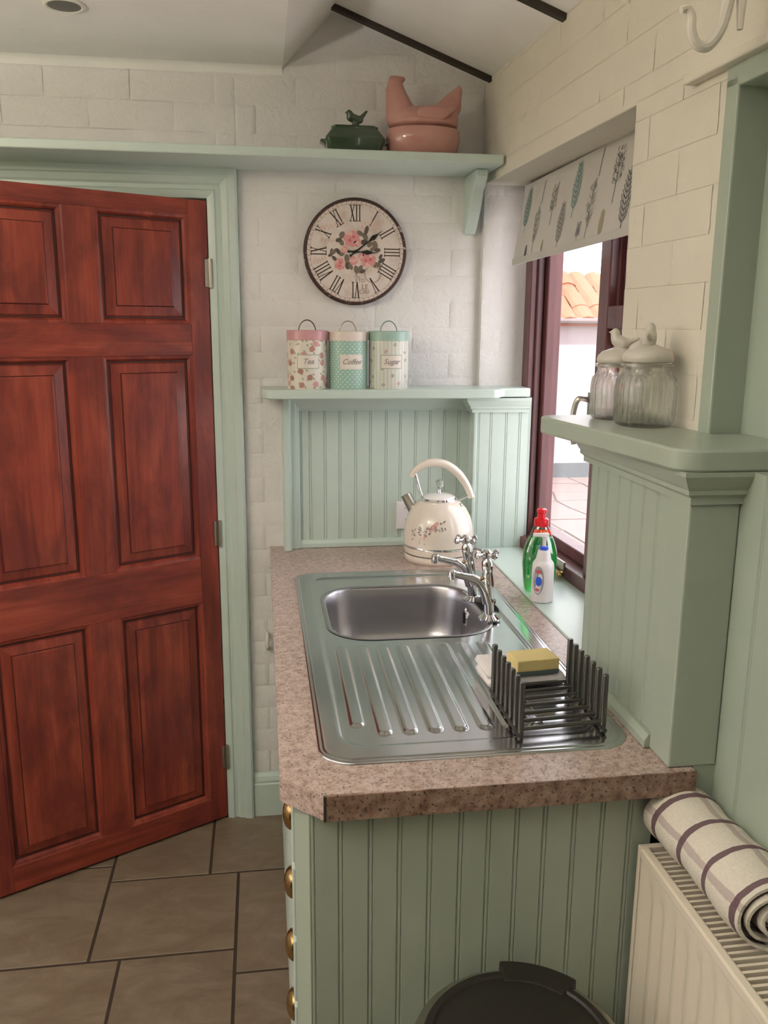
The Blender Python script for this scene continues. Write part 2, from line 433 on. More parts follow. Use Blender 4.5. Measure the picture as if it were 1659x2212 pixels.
tfill(-2.0, -.80, -2.4, 2.58, .40, .36); tfill(-.80, .27, -2.4, 1.50, .36, .36); tiles += [(-.80, -.392, 1.50, 1.60), (-.392, -.102, 1.50, 1.60)]
tfill(.27, .80, -2.4, 2.275, .28, .36); tfill(-1.3, .5, 2.58, 3.45, .36, .3)
for (x0, x1, y0, y1) in tiles:
    g = .0040; m = MB(); m.box(-(x1 - x0) / 2 + g, (x1 - x0) / 2 - g, -(y1 - y0) / 2 + g, (y1 - y0) / 2 - g, -.010, 0)
    o = m.build('tile', 'tile', floor, local=True, smooth=0, bevel=.001, segs=1); o.location = ((x0 + x1) / 2, (y0 + y1) / 2, rnd.uniform(-.0006, .0004))

# back wall with doorway, and a closed hall behind it
wb = struct('wall_back', 'cream painted brick wall behind the sink with the clock', 'wall')
DX0, DX1, DH = -.90, -.142, 1.925
m = MB()
m.box(DX1, .74, D + .0014, D + .12, -.1, 2.9); m.box(-2.1, DX0, D + .003, D + .12, -.1, 2.9); m.box(DX0, DX1, D + .003, D + .12, DH, 2.9)
m.build('wall_core', 'wall', wb, smooth=0)
hall = struct('wall_hall', 'dim plain wall of the passage beyond the door', 'wall')
m = MB(); m.box(-1.5, .6, 3.5, 3.6, -.1, 2.5); m.box(-1.6, -1.5, D + .12, 3.6, -.1, 2.5); m.box(.6, .7, D + .12, 3.6, -.1, 2.5); m.box(-1.6, .7, D + .12, 3.6, 2.4, 2.5)
m.build('hall_wall', 'hall', hall, smooth=0)

def ceil_z(x):
    if x < .076: return 2.275
    return min(2.275 + 1.05 * (x - .076), 2.262 + .366 * (.655 - x))
brick_meshes = {}
def brick_mesh(kind, var, relief):
    key = (kind, var)
    if key in brick_meshes: return brick_meshes[key]
    rg = random.Random(hash(key) % 9999 if False else var * 31 + len(kind)); nx, nz = 7, 4; vs = []; fs = []
    us = [-.5, -.455, -.3, -.05, .2, .455, .5]; ws = [-.5, -.36, .36, .5]
    for j in range(nz):
        for i in range(nx):
            edge = i in (0, nx - 1) or j in (0, nz - 1)
            y = (.0010 if kind == 'wall' else .0004) if edge else -relief * rg.uniform(.2, 1.25)
            jit = 0 if edge else 1
            vs.append((us[i] + rg.uniform(-.008, .008), y, ws[j] + rg.uniform(-.04, .04) * jit))
    for j in range(nz - 1):
        for i in range(nx - 1): fs.append((j * nx + i, j * nx + i + 1, (j + 1) * nx + i + 1, (j + 1) * nx + i))
    me = bpy.data.meshes.new('brick'); me.from_pydata(vs, [], fs); me.materials.append(MATS[kind]); me.shade_smooth()
    brick_meshes[key] = me; return me
def bricks(parent, x0, x1, z0, z1, mw, kind, relief, skip=None, zoff=0.0):
    bh, bw = .075, .225; row = math.floor(z0 / bh)
    while row * bh < z1:
        a = max(row * bh, z0); b = min((row + 1) * bh, z1); off = (row % 2) * bw / 2 + zoff; k = math.floor((x0 - off) / bw)
        while k * bw + off < x1:
            l = max(k * bw + off, x0); r = min((k + 1) * bw + off, x1)
            if r - l > .03 and b - a > .02 and not (skip and skip((l + r) / 2, (a + b) / 2, l, r, b)):
                o = bpy.data.objects.new('brick', brick_mesh(kind, rnd.randrange(7), relief)); COL.objects.link(o); o.parent = parent
                p = mw @ Vector(((l + r) / 2, 0, (a + b) / 2)); o.location = p - parent.location
                q = .5 if kind == 'wall' else .12
                o.rotation_euler = (rnd.uniform(-.012, .012) * q, rnd.uniform(-.008, .008) * q, mw.to_euler().z + rnd.uniform(-.006, .006) * q)
                o.scale = (r - l - .0006, 1, b - a - .0006)
            k += 1
        row += 1
bricks(wb, -.057, .652, .15, 2.42, Matrix.Translation((0, D, 0)), 'wall', .0014, lambda cx, cz, l, r, b: b > ceil_z(l) + .02 or b > ceil_z(r) + .03 or (.06 < cx < .60 and .93 < cz < 1.36))
bricks(wb, -1.0, -.057, 2.02, 2.262, Matrix.Translation((0, D, 0)), 'wall', .0006)

# ceiling: flat part, steep splay, slope down to the window wall
ce = struct('ceiling', 'cream plastered ceiling with a sloping part over the sink', 'ceiling')
xr = (2.262 + .366 * .655 - 2.275 + 1.05 * .076) / (1.05 + .366)
def strip(x0, z0, x1, z1, nm):
    m = MB(); m.prism([(x0, z0), (x1, z1), (x1, z1 + .05), (x0, z0 + .05)], 'y', -2.5, D + .1); return m.build(nm, 'ceiling', ce, smooth=0)
strip(-2.1, 2.275, .076, 2.275, 'flat_ceiling'); strip(.076, 2.275, xr, ceil_z(xr), 'steep_splay'); strip(xr, ceil_z(xr), .90, ceil_z(.90), 'sloping_ceiling')
# rounded plaster cove where flat ceiling meets the wall
m = MB(); CRAD = .022
m.prism([(D + .02, 2.30), (D + .002, 2.275 - CRAD)] + [(D - CRAD + CRAD * math.cos(R(a)) , 2.275 - CRAD + CRAD * math.sin(R(a)) ) if False else (D + .002 - CRAD * (1 - math.cos(R(a))), 2.276 - CRAD * (1 - math.sin(R(a)))) for a in (30, 60, 90)] + [(D - CRAD, 2.30)], 'x', -2.0, .075)
m.build('cove', 'ceiling', ce, smooth=50)
def beam(y, zoff, label):
    b = tag(empty('ceiling_beam', (.4, y, 2.3)), label, 'beam', 'dark ceiling beams')
    z = lambda x: 2.249 + .366 * (.655 - x)
    m = MB(); x1 = .655 + .05 * (D - y) + .004
    vs = [(.10, 2.405)]
    m.prism([(.17, z(.17)), (x1, z(x1)), (x1, z(x1) + .035), (.17, z(.17) + .035)], 'y', y - .012, y + .012)
    m.build('beam_timber', 'beam', b, smooth=0, bevel=.002)
beam(2.53, 0, 'thin dark timber strip on the sloping ceiling nearest the clock wall'); beam(2.0, 0, 'thin dark timber strip on the ceiling above the window, at the top edge of the picture')

# window wall (own frame: slightly out of square with the worktop)
ww = struct('wall_right', 'cream painted wall with the window over the sink', 'wall')
RX0, RX1, RZ = .025, .955, 1.985
m = MB(); T = .232
m.box(-.2, RX0, .0014, T, -.1, 2.9); m.build('reveal_core', 'wall', ww, smooth=0, mw=WMAT); m = MB(); m.box(RX0, RX1, .0014, T, RZ, 2.9); m.box(RX0, RX1, .003, T, -.1, .895)
m.box(RX1, 1.265, .0014, T, -.1, 2.9); m.box(1.265, 5.2, .003, T, 1.945, 2.9); m.box(1.265, 5.2, .062, T, -.1, 1.945)
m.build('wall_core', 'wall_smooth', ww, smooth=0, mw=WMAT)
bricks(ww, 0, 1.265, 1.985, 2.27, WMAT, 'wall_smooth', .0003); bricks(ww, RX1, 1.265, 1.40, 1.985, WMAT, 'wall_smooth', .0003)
# far reveal bricks (facing the camera)
bricks(ww, 0.0, .128, .93, 1.985, Matrix.Translation(wl(RX0, 0, 0)) @ Matrix.Rotation(WA + R(90), 4, 'Z') , 'wall', .0014, None, .06)
m = MB(); m.box(RX0, RX1, .0, .16, RZ - .004, RZ + .01); m.build('reveal_soffit', 'wall_smooth', ww, smooth=0, mw=WMAT, bevel=.003)
# proud white lintel board above the green frame
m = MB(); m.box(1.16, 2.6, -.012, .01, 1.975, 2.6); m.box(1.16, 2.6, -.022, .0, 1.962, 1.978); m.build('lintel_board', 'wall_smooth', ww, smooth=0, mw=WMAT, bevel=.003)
# left wall with window lighting the room, rear wall darkened against bounce (out of view)
def plainwall(nm, lab, boxes, mat='wall_smooth'):
    s = struct(nm, lab, 'wall'); m = MB()
    for b in boxes: m.box(*b)
    m.build('wall_core', mat, s, smooth=0)
LY0, LY1, LZ0, LZ1 = 1.00, 2.20, .95, 2.05
plainwall('wall_left', 'cream wall on the left side of the room', [(-2.1, -2.0, -2.5, LY0, -.1, 2.9), (-2.1, -2.0, LY1, D + .1, -.1, 2.9), (-2.1, -2.0, LY0, LY1, -.1, LZ0), (-2.1, -2.0, LY0, LY1, LZ1, 2.9)])
plainwall('wall_rear', 'wall behind the viewer, coloured dark to keep bounce light down', [(-2.1, .9, -2.5, -2.4, -.1, 2.9)], 'bounce_dark')
w2 = struct('window_2', 'white painted window in the left wall', 'window'); m = MB()
for k in range(5):
    y = LY0 + (LY1 - LY0 - .05) * k / 4; m.box(-2.08, -2.03, y, y + .05, LZ0, LZ1)
for z in (LZ0, (LZ0 + LZ1) / 2 - .02, LZ1 - .05): m.box(-2.08, -2.03, LY0, LY1, z, z + .045)
m.build('window_frame', 'white_paint', w2, smooth=0)
m = MB(); m.box(-2.058, -2.052, LY0, LY1, LZ0, LZ1); m.build('pane', 'pane', w2, smooth=0)

# ------------------------------------------------------------------ tongue and groove boards
board_cache = {}
def board(parent, p, rz, w, h, mat='green', name='board'):
    key = (round(w, 4), round(h, 4), mat)
    if key not in board_cache:
        m = MB()
        prof = [(0, .009), (0, .0020), (.0008, .0024), (.0022, .0004), (.0036, .0001), (.0050, .0004), (.0062, .0022), (.0074, 0), (w - .0020, 0), (w - .0004, .0018), (w - .0004, .009)]
        m.prism(prof, 'z', 0, h)
        o = m.build(name, mat, None, smooth=30); board_cache[key] = o.data
    else:
        o = bpy.data.objects.new(name, board_cache[key]); COL.objects.link(o)
    o.parent = parent; o.location = Vector(p) - parent.location; o.rotation_euler = (0, 0, rz)
    return o
# panelling on the back wall
pb = struct('trim_1', 'mint green tongue and groove panelling below the canister shelf', 'panelling')
PX0, PX1 = .107, .640; PY = 2.556
m = MB(); m.box(PX0 - .045, .66, PY + .009, D + .002, ZC, 1.378); m.build('backing', 'green', pb, smooth=0)
edges = [PX0, .135, .180, .225, .273, .318, .366, .410, .457, .502, .547, .592, .6385]
for a, b in zip(edges[:-1], edges[1:]): board(pb, (a, PY, .932), 0, b - a, .402)
m = MB(); m.prism([(PY + .009, .911), (PY - .012, .911), (PY - .012, .924), (PY - .004, .934), (PY + .009, .934)], 'x', PX0, .64); m.build('bottom_bead', 'green', pb, smooth=0, bevel=.001)
m = MB(); m.prism([(D, 1.376), (PY - .028, 1.376), (PY - .028, 1.366), (PY - .016, 1.348), (PY - .010, 1.338), (PY - .010, 1.330), (PY + .009, 1.330), (D, 1.330)], 'x', .06, .66); m.build('top_moulding', 'green', pb, smooth=0, bevel=.001)
m = MB(); m.prism([(.055, D + .003), (.055, 2.520), (.060, 2.514), (.074, 2.514), (.079, 2.520), (.082, 2.534), (.094, 2.534), (.098, 2.542), (.107, 2.545), (.107, D)], 'z', .911, 1.377)
m.build('edge_pilaster', 'green', pb, smooth=25)
# panelled return and reveal beside the window, far side
pr = struct('trim_2', 'mint green panelled return between the back wall and the window', 'panelling')
m = MB(); m.box(.632, .80, 2.485, D - .002, ZC, 1.372); m.build('backing', 'green', pr, smooth=0)
for y in (2.562, 2.528): board(pr, (.625, y, .912), R(-90), .034, .42)
m = MB(); m.box(.620, .632, 2.470, 2.492, ZC, 1.335); m.build('corner_post', 'green', pr, smooth=0, bevel=.003)
for a, w in ((.632, .038), (.670, .047), (.717, .042), (.759, .030)): board(pr, (a, 2.474, .912), 0, w, .42)
m = MB()
prof = [(0, 1.374), (-.030, 1.374), (-.030, 1.366), (-.020, 1.352), (-.016, 1.348), (-.016, 1.343), (-.009, 1.338), (-.009, 1.330), (0, 1.330)]
def crown(m, path_fn):
    rings = [[path_fn(k, d, z) for d, z in prof] for k in range(3)]
    m.loft(rings, True, True)
crown(m, lambda k, d, z: [(.622 + d, D - .03, z), (.622 + d, 2.474 + d, z), (.786, 2.474 + d, z)][k])
m.build('crown_moulding', 'green', pr, smooth=0)

# panelled pier, near side of the window
pp = struct('trim_3', 'shade-darkened mint green panelled pier standing on the worktop beside the window', 'panelling')
m = MB(); m.box(.622, .70, 1.20, 1.525, ZC + .001, 1.376); m.build('backing', 'green_shaded', pp, smooth=0)
ys = [1.524, 1.490, 1.445, 1.394, 1.346, 1.296, 1.246, 1.200]
for a, b in zip(ys[:-1], ys[1:]): board(pp, (.613, a, ZC + .002), R(-90), a - b, 1.345 - ZC, 'green_shaded')
m = MB(); m.box(.608, .6868, 1.133, 1.200, ZC + .001, 1.376); m.build('corner_post', 'green_shaded', pp, smooth=0, bevel=.003)
m = MB(); m.box(.6505, .70, 1.136, 1.30, 0, ZC + .001); m.build('post_base', 'green_shaded', pp, smooth=0)
m = MB(); m.prism([(.613, .911), (.599, .911), (.599, .924), (.605, .934), (.613, .934)], 'y', 1.20, 1.525); m.build('bottom_bead', 'green_shaded', pp, smooth=0, bevel=.001)
m = MB()
pprof = [(0, 1.379), (-.028, 1.379), (-.028, 1.372), (-.018, 1.355), (-.014, 1.350), (-.014, 1.344), (-.006, 1.338), (-.006, 1.328), (0, 1.328)]
rings = []
for k in range(4):
    rings.append([[(.612 + d, 1.548, z), (.612 + d, 1.134 + d, z), (.684 - d, 1.134 + d, z), (.684 - d, 1.22, z)][k] for d, z in pprof])
m.loft(rings, True, True); m.build('crown_moulding', 'green_shaded', pp, smooth=0)

# green frame and boarding of the recess with the radiator
rc = struct('trim_4', 'shade-darkened mint green boarded recess and frame at the right edge', 'panelling')
m = MB(); m.box(1.262, 1.296, -.006, .064, 1.40, 1.945); m.build('frame_post', 'green_shaded', rc, smooth=0, bevel=.003, mw=WMAT)
m = MB(); m.box(1.262, 3.2, -.006, .060, 1.930, 1.985) ; m.build('frame_head', 'green_shaded', rc, smooth=0, bevel=.003, mw=WMAT)
m = MB(); m.box(1.262, 1.285, .0, .064, .0, 1.40); m.build('frame_post', 'green_shaded', rc, smooth=0, bevel=.003, mw=WMAT)
for k in range(9):
    board(rc, wl(1.27 + .098 * k, .052, .002), WA, .098, 1.94, 'green_shaded')
for k in range(8):
    board(rc, (.6875, 1.170 - .095 * k, .002), R(-90), .095, 1.376, 'green_shaded')
m = MB(); m.box(.697, .80, .38, 1.172, .0, 1.3785); m.build('dado_backing', 'green_shaded', rc, smooth=0)
m = MB(); m.box(2.15, 2.19, -.006, .064, 0, 1.985); m.build('frame_post', 'green_shaded', rc, smooth=0, bevel=.003, mw=WMAT)

# ------------------------------------------------------------------ window
wn = struct('window_1', 'dark red wooden window beside the sink', 'window', loc=WO, rz=WA)
def wbox(nm, *b, mat='win_wood', bevel=.003, parent=None):
    mm = MB(); mm.box(*b); return mm.build(nm, mat, parent or wn, local=True, smooth=0, bevel=bevel)
FX0, FX1, FZ0, FZ1 = .045, .958, .913, 1.985
wbox('frame_jamb', FX0, FX0 + .050, .128, .225, FZ0, FZ1); wbox('frame_jamb', FX1 - .055, FX1, .128, .225, FZ0, FZ1)
wbox('frame_head', FX0, FX1, .128, .225, FZ1 - .055, FZ1); wbox('frame_sill', FX0, FX1, .120, .235, FZ0 - .02, FZ0 + .035)
wbox('jamb_bead', FX0 + .046, FX0 + .060, .146, .166, FZ0, FZ1)
MX = .545
wbox('mullion', MX, MX + .055, .135, .225, FZ0, FZ1)
wbox('mullion_bead', MX + .050, MX + .064, .155, .20, FZ0, FZ1)
def sash(x0, x1, z0, z1, y0=.168, y1=.212, w=.048):
    s = empty('sash'); s.parent = wn
    for nm, b in (('stile', (x0, x0 + w, y0, y1, z0, z1)), ('stile', (x1 - w, x1, y0, y1, z0, z1)), ('rail', (x0 + w, x1 - w, y0, y1, z0, z0 + w)), ('rail', (x0 + w, x1 - w, y0, y1, z1 - w, z1))):
        wbox(nm, *b, parent=s)
    mm = MB(); mm.box(x0 + w - .005, x1 - w + .005, (y0 + y1) / 2, (y0 + y1) / 2 + .004, z0 + w - .005, z1 - w + .005); mm.build('pane', 'pane', s, local=True, smooth=0)
    return s
s1 = sash(FX0 + .050, MX, FZ0 + .035, FZ1 - .055, w=.034)
wbox('transom', MX + .055, FX1 - .055, .135, .225, 1.575, 1.628)
wbox('transom_bead', MX + .055, FX1 - .055, .150, .175, 1.564, 1.578)
sash(MX + .055, FX1 - .055, 1.628, FZ1 - .055); sash(MX + .055, FX1 - .055, FZ0 + .035, 1.575)
# casement handle on the mullion, stay on the bottom rail
h = empty('window_handle'); h.parent = wn
mm = MB(); mm.box(MX - .012, MX + .012, .126, .135, 1.33, 1.42); mm.build('handle_plate', 'old_metal', h, local=True, bevel=.002)
mm = MB(); mm.tube(smoothpath([(MX, .13, 1.40), (MX, .10, 1.405), (MX - .01, .092, 1.38), (MX - .014, .090, 1.33), (MX - .010, .096, 1.29)]), [.007] * 25, 8); mm.build('handle_lever', 'old_metal', h, local=True)
st = empty('window_stay'); st.parent = wn
mm = MB(); mm.box(.27, .47, .112, .120, .938, .962); mm.build('stay_bar', 'old_metal', st, local=True, bevel=.002)
mm = MB(); mm.tube([(.30, .105, .935), (.36, .103, .930), (.42, .104, .934), (.46, .106, .929)], .006, 8); mm.sphere((.47, .106, .930), .010); mm.build('stay_arm', 'brass', st, local=True)
# sill board
m = MB(); m.prism([(.650, 1.535), (.650, 2.473), (.795, 2.473), (.835, 1.535)], 'z', .890, .914)
sl = m.build('window_sill', 'green', None, smooth=0, bevel=.003); tag(sl, 'pale mint painted window sill board level with the worktop', 'sill', kind='structure')

# ------------------------------------------------------------------ door and its frame
fr = struct('trim_5', 'pale green moulded door frame around the red door', 'door frame')
ap = [(0, 0), (0, .012), (.012, .016), (.020, .017), (.024, .012), (.034, .012), (.040, .018), (.056, .021), (.060, .026), (.078, .028), (.084, .024), (.085, 0)]
def arch(nm, pts):
    mm = MB(); rings = []
    for (x, z, ox, oz) in pts: rings.append([(x + ox * w, D - t, z + oz * w) for w, t in ap])
    mm.loft(rings, True, True); mm.build(nm, 'green', fr, smooth=20)
arch('architrave', [(DX1, 0, 1, 0), (DX1, DH, 1, 1)]); arch('architrave', [(DX1, DH, 1, 1), (DX0, DH, -1, 1)]); arch('architrave', [(DX0, DH, -1, 1), (DX0, 0, -1, 0)])
m = MB(); m.box(DX1 - .001, DX1 + .002, D, D + .12, 0, DH); m.box(DX0 - .002, DX0 + .001, D, D + .12, 0, DH); m.box(DX0, DX1, D, D + .12, DH - .001, DH + .002); m.build('door_lining', 'green', fr, smooth=0)
dr = struct('door_1', 'red stained pine six panel door standing ajar', 'door', loc=(-.144, 2.566, 0), rz=math.atan2(-.478, -.878))
TH = .038
def dbox(nm, s0, s1, z0, z1, mat):
    mm = MB(); mm.box(s0, s1, -TH, 0, z0, z1); return mm.build(nm, mat, dr, local=True, smooth=0, bevel=.0015)
ZB = [.008, .085, .750, .890, 1.493, 1.580, 1.876, 1.918]
dbox('stile', 0, .058, ZB[0], ZB[7], 'door_v'); dbox('stile', .660, .722, ZB[0], ZB[7], 'door_v')
for a, b in ((0, 1), (2, 3), (4, 5), (6, 7)): dbox('rail', .058, .660, ZB[a], ZB[b], 'door_h')
for a, b in ((1, 2), (3, 4), (5, 6)):
    dbox('muntin', .316, .400, ZB[a], ZB[b], 'door_v')
    for s0, s1 in ((.058, .316), (.400, .660)):
        mm = MB(); rings = []
        for ins, y in ((-.001, -.001), (.003, -.003), (.008, -.004), (.0135, -.012), (.0145, -.0155), (.019, -.0155), (.022, -.0125), (.046, -.0078), (.0485, -.0035), (.052, -.0028)):
            rings.append([(s0 + ins, y, ZB[a] + ins), (s1 - ins, y, ZB[a] + ins), (s1 - ins, y, ZB[b] - ins), (s0 + ins, y, ZB[b] - ins)])
        mm.loft(rings, False, True); mm.box(s0, s1, -TH + .008, -.018, ZB[a], ZB[b])
        for k in range(len(mm.f)):
            if 3 * 4 <= k < 5 * 4 or 7 * 4 <= k < 8 * 4: mm.m[k] = 1
        mm.build('door_panel', ['door_v', 'door_groove'], dr, local=True, smooth=0)
for z in (1.722, .960, .22):
    mm = MB(); mm.tube([(-.002, .006, z - .040), (-.002, .006, z + .040)], .0065, 10); mm.box(-.012, .012, -.004, .003, z - .038, z + .038); mm.build('hinge', 'old_metal', dr, local=True)
sk = struct('baseboard_back', 'pale green skirting board between the door frame and the cabinet', 'skirting')
m = MB(); m.prism([(D + .002, 0), (D - .018, 0), (D - .018, .112), (D - .014, .116), (D - .016, .124), (D - .012, .138), (D - .004, .148), (D + .002, .150)], 'x', -.057, .06); m.build('skirting_board', 'green', sk, smooth=20)

# ================================================================== FIXED FURNITURE
# top shelf
ts = thing('wall_shelf', (0, D, 2.004), 'long pale green shelf above the door and clock holding the pink hen', 'shelf')
m = MB(); m.box(-1.95, .655, 2.362, D - .001, 2.004, 2.028); m.build('shelf_board', 'green', ts, smooth=0, bevel=.003)
m = MB()
bp_ = [(D - .001, 2.004), (2.435, 2.004), (2.437, 1.985), (2.455, 1.965), (2.475, 1.955), (2.492, 1.925), (2.510, 1.900), (2.545, 1.862), (2.565, 1.845), (D - .001, 1.842)]
m.prism([(y, z) for y, z in bp_], 'x', .598, .632); m.build('shelf_bracket', 'green', ts, smooth=0, bevel=.003)
# canister shelf
cs = thing('wall_shelf', (.3, D, 1.377), 'mint green rounded shelf holding the three canisters', 'shelf')
pts = [(-.002, D - .002)] + [(.040 - .042 * math.cos(R(a)), 2.44 - .042 * math.sin(R(a))) for a in range(0, 91, 15)]
pts += [(.655 + .03 * math.sin(R(a)), 2.428 - .03 * math.cos(R(a))) for a in range(0, 91, 15)] + [(.700, 2.442), (.782, 2.446), (.786, 2.555), (.655, D - .002)]
m = MB(); m.prism(pts, 'z', 1.377, 1.4025); m.build('shelf_board', 'green', cs, smooth=40, bevel=.003)
# jar shelf
js = thing('wall_shelf', (.65, 1.35, 1.379), 'shade-darkened mint green corner shelf on the panelled pier holding the two glass jars', 'shelf')
pts = [(.80, 1.28), (.716, 1.28), (.70, 1.598), (.560, 1.598)] + [(.556 - .030 * math.sin(R(a)), 1.568 + .030 * math.cos(R(a))) for a in range(0, 91, 15)]
pts += [(.570, 1.185)] + [(.612 - .042 * math.cos(R(a)), 1.150 - .045 * math.sin(R(a))) for a in range(15, 91, 15)] + [(.80, 1.104)]
m = MB(); m.prism(pts, 'z', 1.379, 1.411); m.build('shelf_board', 'green_shaded', js, smooth=40, bevel=.004)

# worktop (pieces: top and laminated edge)
XL, YF, CH = .0125, 1.1225, .0625
wt = thing('worktop', (.33, 1.85, .87), 'pinkish brown speckled laminate worktop with clipped corner around the sink', 'worktop')
SX0, SX1, SY0, SY1 = .078, .588, 1.208, 2.262
outer = [(XL, D - .001), (XL, YF + CH), (XL + CH, YF), (.648, YF), (.648, D - .001)]
hx0, hx1, hy0, hy1 = .135, .515, 1.735, 2.135
m = MB()
for z, e in ((.910, 0), (.870, 0)):
    pass
bx = [(XL + .003, hx0, YF + CH, D - .001), (hx1, .648, YF + .0, D - .001), (hx0, hx1, hy1, D - .001), (hx0, hx1, YF + .0, hy0)]
for b in bx: m.box(b[0], b[1], b[2], b[3], .872, ZC)
m.prism([(XL + .003, YF + CH), (XL + CH + .001, YF + .003), (hx0, YF + .003), (hx0, YF + CH)], 'z', .872, ZC)
m.build('worktop_surface', 'worktop', wt, smooth=0)
m = MB(); m.prism([(XL, D - .001), (XL, YF + CH), (XL + .004, YF + CH), (XL + .004, D - .001)], 'z', .870, ZC - .0005)
m.prism([(XL, YF + CH), (XL + CH, YF), (XL + CH, YF + .004), (XL + .004, YF + CH + .001)], 'z', .870, ZC - .0005)
m.build('edge_strip', 'worktop', wt, smooth=0)
m = MB(); m.box(XL + CH + .002, .650, YF - .002, YF + .004, .8695, ZC - .0003); m.build('edge_strip', 'worktop_edge', wt, smooth=0)
m = MB(); m.box(XL + CH - .001, XL + CH + .003, YF - .003, YF + .002, .8695, ZC - .0005); m.build('corner_strip', 'dark_steel', wt, smooth=0)

# base cabinet
CX0, CX1, CY = .034, .600, 1.150
cb = thing('base_cabinet', (.3, 1.85, 0), 'mint green base cabinet with shade-darkened boarded end under the worktop', 'cabinet')
m = MB(); m.box(CX0 + .012, CX0 + .03, CY + .05, D - .02, .0, .8695); m.box(CX1 - .018, CX1, CY + .05, D - .02, .0, .8695); m.box(CX0 + .03, CX1 - .018, CY + .05, D - .02, .08, .10); m.build('carcass', 'green_shaded', cb, smooth=0)
m = MB(); m.box(.055, CX1, CY + .0092, CY + .05, 0, .8695); m.build('end_backing', 'green_shaded', cb, smooth=0)
eb = [.0555, .098, .144, .189, .236, .284, .328, .373, .418, .466, .512, .558, .599]
for a, b in zip(eb[:-1], eb[1:]): board(cb, (a, CY, .0), 0, b - a, .8695, 'green_shaded')
m = MB(); m.prism([(.034, 1.192), (.054, 1.150), (.062, 1.156), (.062, 1.21), (.034, 1.21)], 'z', 0, .8695); m.build('corner_post', 'green_shaded', cb, smooth=0, bevel=.002)
for k, (z0, z1) in enumerate(((.735, .855), (.600, .725), (.475, .590), (.345, .465), (.10, .335))):
    m = MB(); m.box(.030, .048, 1.225, 1.62, z0, z1); dw = m.build('drawer', 'green', cb, smooth=0, bevel=.003)
    zc_ = [.795, .668, .548, .430, .22][k]
    mm = MB(); mm.lathe([(.004, -.002), (.026, 0), (.0255, .003), (.020, .0085), (.010, .0125), (0, .0135)], n=24)
    mm.v = [(.030 - z, 1.272 + x, zc_ + y) for x, y, z in mm.v]; dl = cb.location
    mm.v = [(a - dl.x, b - dl.y, c - dl.z) for a, b, c in mm.v]
    mm.build('knob', 'brass', dw, local=True)
for y0, y1 in ((1.64, 2.08), (2.09, 2.53)):
    m = MB(); m.box(.030, .048, y0, y1, .10, .855); dd = m.build('cabinet_door', 'green', cb, smooth=0, bevel=.003)
# ------------------------------------------------------------------ sink
sk = thing('kitchen_sink', (.33, 1.75, ZC), 'stainless steel sink with ribbed drainer set into the worktop', 'sink')
def inside_rr(x, y, x0, x1, y0, y1, r):
    dx = max(x0 + r - x, 0, x - (x1 - r)); dy = max(y0 + r - y, 0, y - (y1 - r))
    return r - math.hypot(dx, dy) if (dx > 0 or dy > 0) else min(x - x0, x1 - x, y - y0, y1 - y) + 0
def sst(a, b, x):
    t = min(1, max(0, (x - a) / (b - a))); return t * t * (3 - 2 * t)
def deck_h(x, y):
    d = inside_rr(x, y, SX0, SX1, SY0, SY1, .055)
    z = .0035 * sst(0, .008, d) + .0012
    d2 = inside_rr(x, y, SX0 + .034, SX1 - .036, SY0 + .048, SY1 - .050, .05)
    if y > 1.70: d2 = min(d2, 9)
    z -= .0045 * sst(-.001, .009, d2)
    for k in range(8):
        cx = .152 + .0435 * k - (1.70 - y) * .012
        y0 = 1.345 if k == 0 else 1.31
        dd = .0115 - math.hypot(x - cx, max(0, y - 1.690, y0 - y))
        z += .0038 * sst(-.0015, .003, dd)
    return z
BX0_, BX1_, BY0_, BY1_ = .140, .508, 1.745, 2.122
m = MB(); NX, NY = 170, 264; idx = {}
for j in range(NY + 1):
    for i in range(NX + 1):
        x = SX0 + (SX1 - SX0) * i / NX; y = SY0 + (SY1 - SY0) * j / NY
        d = inside_rr(x, y, SX0, SX1, SY0, SY1, .055)
        if d < -.0005: continue
        if inside_rr(x, y, BX0_, BX1_, BY0_, BY1_, .095) > .004: continue
        idx[(i, j)] = len(m.v); m.v.append((x, y, ZC + deck_h(x, y)))
for j in range(NY):
    for i in range(NX):
        q = [(i, j), (i + 1, j), (i + 1, j + 1), (i, j + 1)]
        if all(k in idx for k in q): m.f.append(tuple(idx[k] for k in q)); m.m.append(0)
m.build('drainer_deck', 'steel', sk, smooth=80)
m = MB(); o_ = rrect(SX0, SX1, SY0, SY1, .055, 12)
rings = []
for off, z in ((.003, .0), (.003, .0015), (.0015, .0030), (-.002, .0034), (-.006, .0032)):
    rings.append([(x, y, ZC + z) for x, y in rrect(SX0 - off, SX1 + off, SY0 - off, SY1 + off, .055 + off, 12)])
m.loft(rings, False, False); m.build('sink_rim', 'steel', sk, smooth=80)
m = MB(); rings = []
for ins, z, rr in ((-.009, .0012, .102), (-.006, .0022, .10), (-.002, .0020, .097), (.001, -.0005, .095), (.004, -.006, .092), (.008, -.03, .09), (.014, -.09, .086), (.020, -.12, .082), (.030, -.138, .075), (.048, -.148, .06), (.08, -.151, .05), (.15, -.153, .03)):
    rings.append([(x, y, ZC + z) for x, y in rrect(BX0_ + ins, BX1_ - ins, BY0_ + ins, BY1_ - ins, rr, 12)])
m.loft(rings, False, True); m.build('sink_bowl', 'steel_bowl', sk, smooth=80)
m = MB(); m.lathe([(.006, 0), (.034, .0), (.036, .002), (.030, .004), (.008, .002), (0, .002)], (.324, 1.93, ZC - .1535), 28); m.build('plug_hole', 'chrome', sk)
m = MB(); m.lathe([(.0, .0), (.019, .0), (.021, .003), (.016, .006), (.012, .004), (0, .003)], n=24); m.v = [(BX1_ - .0085 - z, 2.005 + x * .8, ZC - .052 + y * 1.25) for x, y, z in m.v]; m.build('overflow', 'chrome', sk)
